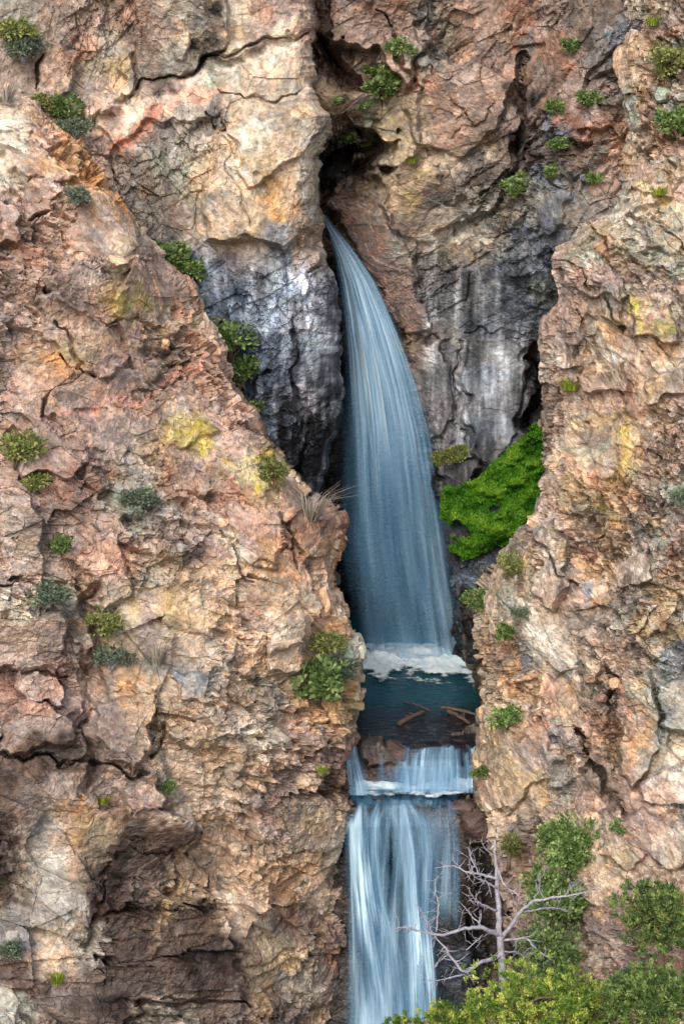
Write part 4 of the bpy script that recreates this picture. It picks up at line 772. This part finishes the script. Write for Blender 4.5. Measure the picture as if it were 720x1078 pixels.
def crown_points(rng, n, rx, ry, rz, lobes=7):
    """points through an uneven crown made of many small masses"""
    C = rng.normal(size=(lobes, 3)); C /= np.linalg.norm(C, axis=1, keepdims=True); C *= (rng.random((lobes, 1))**.5)*.72
    C[:, 2] = C[:, 2]*.8
    rad = .22+.28*rng.random(lobes)
    k = rng.integers(0, lobes, n)
    d = rng.normal(size=(n, 3)); d /= np.linalg.norm(d, axis=1, keepdims=True)
    r = rad[k]*(.55+.5*rng.random(n))
    P = C[k] + d*r[:, None]
    S = np.array([rx, ry, rz])
    nrm = d*.6 + P*.7; nrm /= np.linalg.norm(nrm, axis=1, keepdims=True)+1e-9
    return P*S, nrm, C*S
def proto_bush(kind, seed, rx=.8, rz=.7, n=150, per=12, leaf=.13, lobes=9, stems=9, spread=.12, aspect=2.2, upb=.5):
    rng = np.random.default_rng(seed)
    P, nr, C = crown_points(rng, n, rx, rx, rz, lobes); P[:, 2] += rz*.75; C[:, 2] += rz*.75
    P[:, 2] = np.maximum(P[:, 2], .03)
    V, F, tone = leaves(P, nr, rng, leaf, per, spread, aspect=aspect, upb=upb)
    me = mesh_np('foliage', V, F, LEAF[kind], attrs={'tone': tone}, smooth=False); fol = me
    mb = MB()
    for k in range(stems):
        tgt = C[k % len(C)] if k < len(C) else P[rng.integers(len(P))]
        mid = tgt*np.array([.45, .45, .5]) + rng.normal(size=3)*.06
        mb.tube([(0, 0, -.15), mid*.5, mid, tgt], [.035, .028, .02, .008], 5)
    st = mb.build('stem', BARK if kind != 'sage' else GREYWOOD)
    return [fol, st]
def proto_tuft(kind, seed, n=130, h=.6, spread=.28, lean=.6, w=.018):
    rng = np.random.default_rng(seed); V = []; F = []; tone = []
    for k in range(n):
        a = rng.random()*6.283; r = rng.random()**.5*spread; b = np.array([math.cos(a)*r, math.sin(a)*r, -.03])
        out = np.array([math.cos(a), math.sin(a), 0])*(.2+rng.random())*lean; L = h*(.5+.7*rng.random())
        s = np.cross(out+1e-3, [0, 0, 1]); s /= np.linalg.norm(s)+1e-9
        m = b + out*L*.35 + np.array([0, 0, L*.6]); t = b + out*L + np.array([0, 0, L*(.95-.3*rng.random())])
        i = len(V); V += [b-s*w, b+s*w, m+s*w*.8, m-s*w*.8, t+s*w*.25, t-s*w*.25]; F += [(i, i+1, i+2, i+3), (i+3, i+2, i+4, i+5)]
        tone += [rng.random()]*6
    o = mesh_np('blades', np.array(V), np.array(F), LEAF[kind], attrs={'tone': np.array(tone)}, smooth=False)
    return [o]
PROTO = {}
def protos():
    PROTO['sage'] = [proto_bush('sage', 101+i, rx=.75, rz=.6, n=170, per=11, leaf=.12) for i in range(3)]
    PROTO['leafy'] = [proto_bush('leafy', 111+i, rx=.75, rz=.75, n=170, per=11, leaf=.14, aspect=1.6) for i in range(4)]
    PROTO['olive'] = [proto_bush('olive', 121+i, rx=.8, rz=.65, n=170, per=11, leaf=.13) for i in range(3)]
    PROTO['tuft'] = [proto_tuft('tuft', 131+i) for i in range(3)]
    PROTO['twig'] = [proto_tuft('twig', 141+i, n=90, h=1.0, spread=.2, lean=.9, w=.012) for i in range(2)]
protos()
USED = set()
rnd = random.Random(4)
def place_plant(kind, name, cat, group, label, sheet, px, py, w_px, asp=1.0, var=None, lift=0.0):
    vs = PROTO[kind]; v = rnd.randrange(len(vs)) if var is None else var
    P, Nn = on(sheet, px, py) if isinstance(sheet, str) else (sheet, None)
    t = empty(name, tuple(Vector(P)+Vector((0, -.12*w_px*P[1]/FPX-.1, -.05+lift))), rnd.uniform(0, 6.28)); setp(t, label, cat, group)
    mpp = P[1]/FPX
    s = w_px*mpp/(1.08 if kind not in ('tuft', 'twig') else 1.0)
    t.scale = (s*rnd.uniform(.85, 1.15), s, s*asp*rnd.uniform(.65, .95))
    for src in vs[v]:
        if (kind, v, src.name) in USED: o = src.copy(); COL.objects.link(o); 
        else: o = src; USED.add((kind, v, src.name))
        o.parent = t
    return t
L_, U_, G_, R_ = 'left_cliff', 'upper_cliff', 'gorge_wall', 'right_cliff'
GS = 'shrubs growing on the cliffs'; GT = 'grass tufts on the cliffs'; GW = 'dry grey brush on the cliffs'
plants = [
 ('olive', U_, 14, 30, 34, 'big dark green shrub in the top left corner'),
 ('sage', U_, 28, 48, 30, 'grey-green shrub below the corner shrub at top left'),
 ('twig', L_, 6, 92, 36, 'dry grey brush at the upper left edge of the photo'),
 ('leafy', U_, 68, 112, 26, 'yellow-green shrub in the upper left gully, greenest one there'),
 ('sage', U_, 82, 132, 30, 'grey sagebrush just below the yellow-green gully shrub'),
 ('olive', U_, 45, 104, 22, 'small olive shrub left of the yellow-green gully shrub'),
 ('sage', L_, 84, 200, 26, 'grey sagebrush above the purple slab'),
 ('leafy', U_, 178, 266, 36, 'green shrub where the left buttress meets the pale wall'),
 ('leafy', U_, 200, 282, 28, 'second green shrub just right of the one meeting the pale wall'),
 ('olive', U_, 216, 338, 36, 'olive shrub against the dark wall above the long green bush'),
 ('leafy', U_, 243, 358, 48, 'large green bush on the buttress edge by the blue-grey wall'),
 ('leafy', U_, 256, 392, 32, 'green bush directly under the large edge bush'),
 ('leafy', U_, 268, 428, 24, 'narrow green bush lowest on the diagonal buttress edge'),
 ('olive', L_, 18, 466, 44, 'dark green shrub at the left frame edge halfway down'),
 ('olive', L_, 36, 500, 26, 'smaller olive shrub right below the left frame edge shrub'),
 ('sage', L_, 152, 514, 38, 'round grey-blue sagebrush in the middle of the left buttress'),
 ('olive', L_, 292, 492, 36, 'pale olive bush on the buttress crest beside the falls'),
 ('twig', L_, 326, 524, 54, 'bare grey bush with wiry twigs next to the falls'),
 ('leafy', L_, 68, 570, 22, 'small green shrub above the round green one at left'),
 ('sage', L_, 58, 612, 42, 'round grey-green shrub on the left part of the left buttress'),
 ('sage', L_, 118, 682, 34, 'drooping grey-green shrub in the dark cleft of the left buttress'),
 ('olive', L_, 108, 652, 32, 'olive shrub above the drooping one in the dark cleft'),
 ('twig', L_, 168, 680, 46, 'pale grey brush in the middle of the left buttress'),
 ('olive', L_, 338, 668, 38, 'upper olive bush on the buttress edge above the pool'),
 ('leafy', L_, 338, 716, 46, 'large green bush on the buttress edge beside the pool'),
 ('sage', L_, 356, 694, 36, 'grey-green bush between the two bushes beside the pool'),
 ('leafy', L_, 180, 828, 16, 'tiny bright green shrub on the pale chute of the left buttress'),
 ('tuft', L_, 112, 838, 24, 'grass tuft left of the tiny green shrub on the pale chute'),
 ('tuft', L_, 336, 806, 20, 'small grass tuft near the cascade on the left buttress'),
 ('sage', L_, 14, 988, 28, 'grey bush near the bottom left corner'),
 ('tuft', L_, 62, 1022, 26, 'grass tuft near the bottom left corner'),
 ('leafy', G_, 408, 92, 36, 'bright green bush on the ledge above the dark cave'),
 ('leafy', G_, 396, 74, 24, 'bright green bush up left of the ledge bush by the dark cave'),
 ('leafy', G_, 421, 56, 24, 'round green shrub on the rock face above the ledge bushes'),
 ('leafy', G_, 356, 106, 12, 'tiny green shrub left of centre on the tan ledge'),
 ('leafy', G_, 384, 112, 14, 'tiny green shrub at the right of the tan ledge'),
 ('leafy', G_, 362, 140, 24, 'dark green shrub over the mouth of the black cave'),
 ('olive', G_, 382, 146, 20, 'olive shrub right of the shrub over the black cave'),
 ('leafy', G_, 599, 46, 18, 'narrow green shrub high on the dark red wall'),
 ('leafy', G_, 616, 100, 20, 'green shrub on the red rocks below the highest wall shrub'),
 ('leafy', G_, 583, 110, 18, 'small green shrub just left of the red rocks'),
 ('leafy', G_, 590, 150, 18, 'small green shrub above the bulging grey rock'),
 ('leafy', G_, 544, 194, 28, 'larger green shrub in the middle of the right back wall'),
 ('leafy', G_, 578, 180, 18, 'small green shrub right of the larger one on the back wall'),
 ('leafy', G_, 624, 188, 16, 'green shrub at the seam of the back wall and right cliff'),
 ('tuft', G_, 436, 168, 18, 'grass tuft on the tan rocks right of the black cave'),
 ('leafy', R_, 712, 126, 34, 'bright green bush at the right frame edge near the top'),
 ('tuft', R_, 684, 22, 22, 'yellow-green tuft at the top of the right cliff'),
 ('olive', R_, 697, 60, 34, 'dry olive shrub on the orange rock at upper right'),
 ('tuft', R_, 690, 196, 24, 'yellow tuft on the lichened slab of the right cliff'),
 ('tuft', R_, 598, 398, 34, 'yellow-green grass clump on the right cliff beside the shaded recess'),
 ('sage', R_, 712, 516, 24, 'small grey-green shrub at the right frame edge halfway down'),
 ('leafy', R_, 500, 626, 26, 'green bush hanging at the right cliff edge beside the falls'),
 ('olive', R_, 535, 590, 24, 'olive shrub on top of the right cliff knob below the moss'),
 ('leafy', R_, 529, 662, 20, 'green shrub on the right cliff just above the foam level'),
 ('sage', R_, 546, 644, 18, 'blue-green shrub right of the shrub above the foam level'),
 ('leafy', R_, 532, 750, 26, 'green shrub on the right cliff level with the driftwood'),
 ('leafy', R_, 508, 806, 18, 'green plant at the right cliff foot beside the cascade'),
 ('leafy', R_, 648, 866, 18, 'lone small green shrub right of the tall bright thicket'),
]
for kind, sh, px, py, w, lab in plants:
    if kind == 'tuft': place_plant(kind, 'grass_tuft', 'grass tuft', GT, lab, sh, px, py+w*.25, w, 1.0)
    elif kind == 'twig': place_plant(kind, 'dry_brush', 'dry bush', GW, lab, sh, px, py+w*.3, w, .9)
    else: place_plant(kind, 'shrub', 'shrub', GS, lab, sh, px, py+w*.42, w*1.05, 1.0)

# trees and thickets near the bottom right
def tree(kind, seed, px, py_base, Y, w, h, name, label, cat, group, n=900, per=10, leaf=.22, lobes=26, trunk_h=.35, spread=.16, upb=.5, aspect=2.6):
    rng = np.random.default_rng(seed)
    base = at(px, py_base, Y)
    t = empty(name, tuple(base)); setp(t, label, cat, group)
    P, nr, C = crown_points(rng, n, w/2*1.15, w/2*.95, h*.5*1.15, lobes)
    P[:, 2] += h*(trunk_h+.5); C[:, 2] += h*(trunk_h+.5)
    V, F, tone = leaves(P, nr, rng, leaf, per, spread, upb=upb, aspect=aspect)
    mesh_np('crown', V, F, LEAF[kind], attrs={'tone': tone}, smooth=False, parent=t)
    mb = MB(); tip = np.array([.1*w*rng.normal()*.3, 0, h*(trunk_h+.75)])
    r0 = .035*h+.05
    mb.tube([(0, 0, -.6), (.05, 0, h*trunk_h*.6), tip*.6, tip], [r0*1.3, r0, r0*.6, .03], 8)
    for k in range(len(C)):
        a = tip*(.25+.6*rng.random()); c = C[k]; m = (a+c)/2 + rng.normal(size=3)*.1*w*.3
        mb.tube([a, m, c], [r0*.4, r0*.25, .015], 5)
    mb.build('trunk', BARK, t)
    return t
GN = 'pinyon and juniper trees at the bottom of the photo'
tree('pine', 201, 545, 1128, 78, 6.6, 4.2, 'pinyon_tree', 'yellow-green pinyon at bottom centre below the dead tree', 'tree', GN, n=760, per=32, spread=.12, lobes=34, leaf=.145, trunk_h=.25)
tree('pine', 202, 428, 1135, 80, 3.6, 2.4, 'pinyon_tree', 'low yellow-green pinyon crown in front of the lower falls', 'tree', GN, n=360, per=32, spread=.12, lobes=22, leaf=.15, trunk_h=.3)
tree('pine', 203, 478, 1126, 79, 3.4, 2.8, 'pinyon_tree', 'small rounded pinyon between the falls crown and bottom centre pinyon', 'tree', GN, n=360, per=32, spread=.12, lobes=20, leaf=.15, trunk_h=.25)
tree('juniper', 204, 694, 1018, 82.5, 5.0, 3.9, 'juniper_tree', 'grey-green juniper at the right frame edge on the rock slope', 'tree', GN, n=560, per=32, spread=.12, lobes=30, leaf=.16, trunk_h=.12)
tree('juniper', 205, 688, 1112, 76, 5.4, 4.2, 'juniper_tree', 'dark green juniper in the bottom right corner', 'tree', GN, n=600, per=32, spread=.12, lobes=30, leaf=.16, trunk_h=.2)
tree('pine', 206, 618, 1105, 79, 4.6, 3.3, 'pinyon_tree', 'mid-sized green pinyon between bottom centre and corner junipers', 'tree', GN, n=420, per=32, spread=.12, lobes=24, leaf=.15, trunk_h=.2)
tree('leafy', 211, 598, 918, 97.5, 3.8, 3.4, 'shrub', 'top mass of the tall bright green thicket on the right cliff foot', 'shrub', 'bright green thicket at the right cliff foot', n=900, lobes=24, leaf=.19, trunk_h=.0, aspect=1.5)
tree('leafy', 212, 580, 975, 95.5, 3.8, 3.6, 'shrub', 'middle mass of the tall bright green thicket behind the dead tree', 'shrub', 'bright green thicket at the right cliff foot', n=900, lobes=24, leaf=.19, trunk_h=.0, aspect=1.5)
tree('leafy', 213, 575, 1030, 92.0, 3.6, 3.2, 'shrub', 'lowest mass of the bright green thicket behind the dead tree', 'shrub', 'bright green thicket at the right cliff foot', n=700, lobes=20, leaf=.18, trunk_h=.0, aspect=1.5)
tree('olive', 214, 535, 905, 101.5, 1.7, 1.6, 'shrub', 'thin olive shrub beside the dead tree top', 'shrub', 'bright green thicket at the right cliff foot', n=200, lobes=9, leaf=.16, trunk_h=.0)

# dead tree
def dead_tree():
    rng = np.random.default_rng(9); Y0 = 86.0
    base = at(529, 1098, Y0); t = empty('dead_tree', tuple(base)); setp(t, 'leafless silver-grey dead tree in front of the lower falls', 'tree')
    inv = base
    def curve(pts, ys, r0, r1, sub=5):
        pts = np.array(pts, float); n = len(pts); s = np.linspace(0, n-1, (n-1)*sub+1)
        X = np.interp(s, np.arange(n), pts[:, 0]); Yp = np.interp(s, np.arange(n), pts[:, 1]); D = np.interp(s, np.arange(n), ys)
        k = np.array([.25, .5, .25])
        for _ in range(2):
            X[1:-1] = np.convolve(X, k, 'valid'); Yp[1:-1] = np.convolve(Yp, k, 'valid')
        X[1:-1] += rng.normal(size=len(X)-2)*.5; Yp[1:-1] += rng.normal(size=len(X)-2)*.5
        return at(X, Yp, D)-inv, np.linspace(r0, r1, len(s))
    P, r = curve([(529, 1100), (529, 1032), (526, 985), (523, 945), (522, 915), (520, 884)], [86, 86, 86, 86.1, 86.1, 86.0], .24, .04)
    mb = MB(); mb.tube(P, r, 9); mb.build('trunk', GREYWOOD, t)
    br = [([(526, 985), (507, 976), (490, 977), (468, 984), (451, 983), (429, 976), (413, 977)], [86, 85.2, 84.6, 84, 83.6, 83.2, 83], .12),
      ([(528, 1006), (507, 1012), (487, 1026), (473, 1004), (457, 985), (448, 968)], [86, 85, 84.2, 84.4, 84.8, 85], .11),
      ([(523, 959), (508, 953), (498, 948), (494, 934)], [86, 85.4, 85, 84.8], .06), ([(523, 925), (504, 920), (490, 918), (479, 911), (457, 914)], [86, 86.6, 87, 87.2, 87.5], .07),
      ([(523, 935), (510, 928), (498, 922), (494, 905)], [86, 85.6, 85, 84.8], .055), ([(529, 988), (546, 961), (561, 948), (592, 944), (616, 939), (626, 935)], [86, 85.6, 85.2, 84.6, 84.2, 84], .11),
      ([(546, 961), (576, 955), (602, 958)], [85.6, 86.4, 87], .06), ([(523, 915), (531, 933), (546, 942), (544, 955)], [86, 85.4, 85, 84.9], .05), ([(530, 990), (555, 987), (567, 1003), (582, 1011)], [86, 85.2, 84.6, 84.2], .07),
      ([(529, 1002), (546, 1002), (556, 1012)], [86, 86.6, 87], .05), ([(459, 981), (462, 951), (457, 934), (461, 922)], [83.8, 84, 84.2, 84.3], .045), ([(452, 980), (444, 960), (436, 950)], [83.7, 83.4, 83.2], .035),
      ([(473, 1004), (462, 1012), (455, 1022)], [84.4, 84, 83.8], .04), ([(487, 1026), (470, 1030), (446, 1034)], [84.2, 84, 83.6], .045), ([(507, 976), (494, 962), (486, 952)], [85.2, 85.6, 86], .04), ([(504, 920), (496, 906), (493, 892)], [86.6, 86.9, 87], .035),
      ([(519, 900), (510, 893), (506, 884)], [86, 86, 86], .03), ([(561, 948), (568, 935), (566, 922)], [85.2, 85, 85], .03), ([(592, 944), (602, 934), (606, 928)], [84.6, 84.4, 84.2], .03), ([(490, 1000), (500, 992), (508, 984)], [85, 85, 85], .03)]
    for pts, ys, r0 in br:
        P, r = curve(pts, ys, r0, .016); mb = MB(); mb.tube(P, r, 6)
        for i in range(3, len(P)-1, 1):
            if rng.random() < .8:
                d = rng.normal(size=3)*np.array([1, .8, 1]) + np.array([0, 0, .35]); d /= np.linalg.norm(d)
                Lh = .35+rng.random()*.75; q = [P[i]]
                for k in range(4):
                    d = d + rng.normal(size=3)*.35; d /= np.linalg.norm(d); q.append(q[-1]+d*Lh/4)
                mb.tube(q, np.linspace(min(.028, r[i]*.6), .009, 5), 4)
                if rng.random() < .6:
                    d2 = d + rng.normal(size=3)*.8; d2 /= np.linalg.norm(d2)
                    mb.tube([q[2], q[2]+d2*.22, q[2]+d2*.42+np.array([0, 0, .05])], [.014, .011, .007], 4)
        mb.build('branch', GREYWOOD, t)
dead_tree()

# ------------------------------------------------------------------ moss slope
def moss():
    poly = [(466, 516), (480, 510), (505, 504), (522, 486), (545, 466), (562, 448), (578, 440), (590, 520), (575, 548), (552, 562), (545, 572), (520, 576), (503, 584), (486, 590), (473, 580), (478, 560), (464, 545)]
    rng = np.random.default_rng(33)
    xs = np.arange(452, 600, 1.0); ys = np.arange(430, 606, 1.0); PX, PY = np.meshgrid(xs, ys)
    dep = lambda px, py: 126.5 - (py-440)*.055 - (px-460)*.02 - 2*np.exp(-((px-500)/40.)**2)*sstep(520, 560, py)
    nz = noise(np.stack([PX/20, PY/14, PX*0], -1), 34, 5, .6).reshape(PX.shape)
    sd = poly_sd(PX + nz*5, PY + nz*4, poly)
    hole = poly_sd(PX+nz*6, PY+nz*6, [(514, 531), (522, 529), (528, 534), (522, 538), (512, 537)])
    hole2 = poly_sd(PX+nz*6, PY+nz*6, [(476, 556), (488, 552), (494, 560), (486, 568), (478, 566)])
    keep = (sd > -2+7*np.abs(nz)) & (hole < 0) & (hole2 < 0)
    V = at(PX, PY, dep(PX, PY) - .9*sstep(0, 14, sd) - nz*.9)
    # ledge rock carrying the moss
    base = at(PX, PY, dep(PX, PY) + .15 - nz*.7 + (.8-.6*sstep(0, 10, sd)))
    idx = -np.ones(PX.shape, int); idx[keep] = np.arange(keep.sum())
    F = grid_faces(*PX.shape); fl = keep.ravel()[F].all(1); remap = idx.ravel()
    Vk = V[keep]; tone = np.clip(.5+nz[keep]*.5, 0, 1)
    Fm = remap[F[fl]]
    # grass blades and moss cushions
    k = rng.integers(0, len(Vk), 15000)
    V2, F2, t2 = leaves(Vk[k], np.tile([[0, -.5, .5]], (len(k), 1)), rng, .15, 2, .05, upb=.8, aspect=2.6); t2 = np.clip(t2*.5 + np.repeat(tone[k], 8)*.75 - .12, 0, 1)
    Vall = np.concatenate([Vk, V2]); Fall = np.concatenate([Fm, F2+len(Vk)])
    o = mesh_np('moss', Vall, Fall, LEAF['moss'], attrs={'tone': np.concatenate([tone*.8, t2])}, smooth=True); setp(o, kind='stuff')
    o['label'] = 'vivid green moss and grass on the sloping ledge right of the falls'
    # small mossy ledge on the wall
    xs = np.arange(452, 496, 1.0); ys = np.arange(468, 492, 1.0); PX, PY = np.meshgrid(xs, ys); nz = noise(np.stack([PX/9, PY/7, PX*0], -1), 37, 3).reshape(PX.shape)
    sd = poly_sd(PX+nz*3, PY+nz*2, [(454, 482), (470, 474), (492, 470), (494, 478), (478, 486), (458, 492)])
    keep = sd > 0; Pb = at(PX, PY, 126.2 + nz*.2)[keep]
    k = rng.integers(0, len(Pb), 1500); V2, F2, t2 = leaves(Pb[k], np.tile([[0, -.5, .5]], (len(k), 1)), rng, .2, 2, .05, upb=.3)
    o = mesh_np('moss', V2, F2, LEAF['olive'], attrs={'tone': t2*.8}, smooth=False); setp(o, kind='stuff'); o['label'] = 'olive moss on the small ledge between the falls and the wall'
    # talus below
    ctrl = lambda px, py: np.where(py < 590, dep(px, py)+.7, 117.4+(py-590)*.02)
    build_sheet('mossy_ledge', (440, 700, 1.0), lambda y: interp([(468, 440), (462, 520), (468, 580), (474, 620), (484, 660), (490, 700)], y), lambda y: y*0+610., 150,
        lambda px, py: 127.2 - (py-440)*.055 - (px-460)*.02 - 2*np.exp(-((px-500)/40.)**2)*sstep(520, 560, py) + 2.0*sstep(590, 640, py) + 30*sstep(12, -6, poly_sd(px, py, [(462, 512), (500, 500), (545, 462), (580, 436), (620, 430), (620, 710), (455, 710)])),
        [(470, 560, 'N'), (480, 580, 'K'), (500, 600, 'Q'), (490, 620, 'B'), (480, 640, 'K'), (500, 640, 'N'), (520, 535, 'B'), (480, 545, 'Q'), (490, 660, 'K'), (500, 590, 'K'), (560, 560, 'N')],
        scales=[(2.0, .35, .2, (1, 1, .8), 10, 10, 10, .2), (.9, .2, .15, (1, 1, .8), 20, 20, 0, .3), (.4, .08, .05, (1, 1, 1), 0, 10, 40, .2)], rough=lambda x, y: .35+.65*sstep(560, 600, y), seed=29, gain=.7, meank=0, wetf=lambda x, y: x*0+.8, cwarp=8, jitter=3)
moss()

# ------------------------------------------------------------------ driftwood and boulders
def log(name, a, b, r0, r1, label, seed, bend=.1, stubs=2):
    rng = np.random.default_rng(seed); a = np.array(a, float); b = np.array(b, float); c = (a+b)/2
    t = empty(name, tuple(c)); setp(t, label, 'log', 'driftwood caught in the pool')
    s = np.linspace(0, 1, 9)[:, None]; P = a+(b-a)*s - c; P += np.array([0, 0, 1])*np.sin(s*np.pi)*bend + rng.normal(size=P.shape)*.025
    mb = MB(); mb.tube(P, np.linspace(r0, r1, 9)*(1+.1*rng.normal(size=9)), 8); mb.build('trunk', WETWOOD, t)
    for k in range(stubs):
        i = rng.integers(2, 7); d = rng.normal(size=3)*np.array([1, .5, .6])+np.array([0, 0, .5]); d /= np.linalg.norm(d); mb = MB()
        mb.tube([P[i], P[i]+d*.25, P[i]+d*.5], [r1*.6, r1*.45, r1*.2], 5); mb.build('branch', WETWOOD, t)
def on_pool(px, py, dz=.05):
    ang = PITCH + math.atan((py-CH/2)/FPX); Y = (CZ-POOL_Z-dz)/math.tan(ang)
    # exact intersection with the plane
    d = at(px, py, 1.0)-np.array([0, 0, CZ]); t = (POOL_Z+dz-CZ)/d[2]; return np.array([0, 0, CZ])+d*t
log('driftwood_log', on_pool(419, 763), on_pool(448, 749, .25), .16, .10, 'pale driftwood log slanting alone across the middle of the pool', 1)
log('driftwood_log', on_pool(464, 745, .15), on_pool(502, 753, .1), .13, .07, 'long brown driftwood log near the right cliff', 2)
log('driftwood_log', on_pool(470, 748, .15), on_pool(494, 762, .15), .15, .08, 'dark driftwood log crossing beneath the long brown log', 3, stubs=3)
log('driftwood_log', on_pool(425, 739, .0), on_pool(452, 748, .02), .07, .04, 'thin sunken stick behind the pale slanting log', 4, stubs=1)

def boulder(px, py, Y, w, h, col, label, seed, wet=.5, P0=None):
    rng = np.random.default_rng(seed)
    n, m = 48, 72; th = np.linspace(0.02, np.pi-.02, n); ph = np.linspace(0, 2*np.pi, m)
    T, Ph = np.meshgrid(th, ph, indexing='ij'); D = np.stack([np.sin(T)*np.cos(Ph), np.sin(T)*np.sin(Ph), np.cos(T)], -1).reshape(-1, 3)
    C = rng.normal(size=(16, 3)); C /= np.linalg.norm(C, axis=1, keepdims=True); off = .68+.25*rng.random(16)
    dots = np.maximum(D @ C.T, .12); r = np.minimum((off[None]/dots).min(1), 1.15)
    r = r + noise(D*2.3+seed, seed, 4, .6)*.05
    V = D*r[:, None]*np.array([w/2, w/2*.9, h/2])
    c = at(px, py, Y) if P0 is None else np.array(P0)
    cols = np.tile(lin(PAL[col]), (len(V), 1))*(1+.25*noise((V+c)/.6, 3, 3))[:, None]
    o = mesh_np('boulder', V, grid_faces(n, m), ROCK, cols=np.clip(cols, .01, .8), attrs={'wet': np.full(len(V), wet)}); o.location = tuple(c)
    setp(o, label, 'boulder', 'loose boulders')
boulder(417, 793, 112.2, 1.9, 1.7, 'N', 'mauve wet boulder at the left of the pool outlet', 1)
boulder(396, 800, 111.6, 1.9, 1.6, 'K', 'dark brown wet boulder left of the mauve one', 2)
boulder(384, 786, 112.8, 1.1, 1.0, 'N', 'small blackish boulder at the pool edge by the left cliff', 3)
boulder(505, 868, 108.0, 2.3, 2.2, 'N', 'large reddish brown boulder right of the lower falls lip', 4, .3)
boulder(484, 850, 108.6, 1.6, .8, 'N', 'flat brown boulder under the cascade foam at right', 5)
for px, py, w, h, col, lab, sd, sh in [(693, 98, 20, 16, 'L', 'pale green rounded boulder on the orange slope at upper right', 6, R_), (711, 101, 12, 9, 'G', 'small grey boulder right of the pale green one', 7, R_),
    (124, 273, 28, 14, 'C', 'cream boulder lodged under the purple slab', 8, L_), (176, 362, 12, 16, 'C', 'narrow pale boulder in the notch of the left buttress crest', 9, L_), (236, 548, 15, 13, 'C', 'small pale boulder in the pebbly gully of the left buttress', 10, L_),
    (190, 575, 12, 10, 'G', 'little grey boulder at the left of the pebbly gully', 11, L_), (345, 636, 16, 34, 'C', 'upright tan boulder standing on the buttress edge above the pool', 12, L_), (372, 694, 20, 36, 'L', 'pale upright boulder at the pool edge beside the bushes', 13, L_),
    (646, 722, 15, 14, 'T', 'tan boulder stuck in the dark cleft of the right cliff', 14, R_), (634, 736, 16, 12, 'D', 'brown boulder left of the tan cleft boulder', 15, R_), (15, 985, 18, 22, 'G', 'smooth grey boulder near the bottom left edge', 16, L_)]:
    p, nn = on(sh, px, py); mpp = p[1]/FPX
    boulder(0, 0, 0, w*mpp, h*mpp, col, lab, sd, .0, P0=p - nn*.12)

# ------------------------------------------------------------------ light, world, camera
cam = bpy.data.cameras.new('camera'); co = bpy.data.objects.new('camera', cam); COL.objects.link(co)
co.location = (0, 0, CZ); co.rotation_euler = (math.pi/2 - PITCH, 0, 0)
cam.sensor_fit = 'VERTICAL'; cam.sensor_height = 24; cam.lens = 24*FPX/CH; cam.clip_start = .5; cam.clip_end = 6000
scene.camera = co
world = bpy.data.worlds.new('World'); scene.world = world; world.use_nodes = True
wn = world.node_tree; bg = wn.nodes['Background']
sky = wn.nodes.new('ShaderNodeTexSky'); sky.sky_type = 'NISHITA'; sky.sun_disc = False
SUN = Vector((-.24, -.84, .68)).normalized()
sky.sun_elevation = math.asin(SUN.z); sky.sun_rotation = math.atan2(SUN.x, SUN.y); sky.air_density = 1.0; sky.dust_density = 4.0; sky.ozone_density = .6
wn.links.new(sky.outputs[0], bg.inputs[0]); bg.inputs[1].default_value = .15
ld = bpy.data.lights.new('sun', 'SUN'); ld.energy = .8; ld.angle = math.radians(20); ld.color = (1, .96, .9)
lo = bpy.data.objects.new('sun', ld); COL.objects.link(lo); lo.rotation_euler = (-SUN).to_track_quat('-Z', 'Y').to_euler()
vs = scene.view_settings; vs.view_transform = 'Standard'; vs.look = 'None'; vs.exposure = .76; vs.gamma = 1; vs.use_curve_mapping = False
scene.cycles.transparent_max_bounces = 16; scene.cycles.max_bounces = 4; scene.cycles.diffuse_bounces = 3; scene.cycles.glossy_bounces = 2
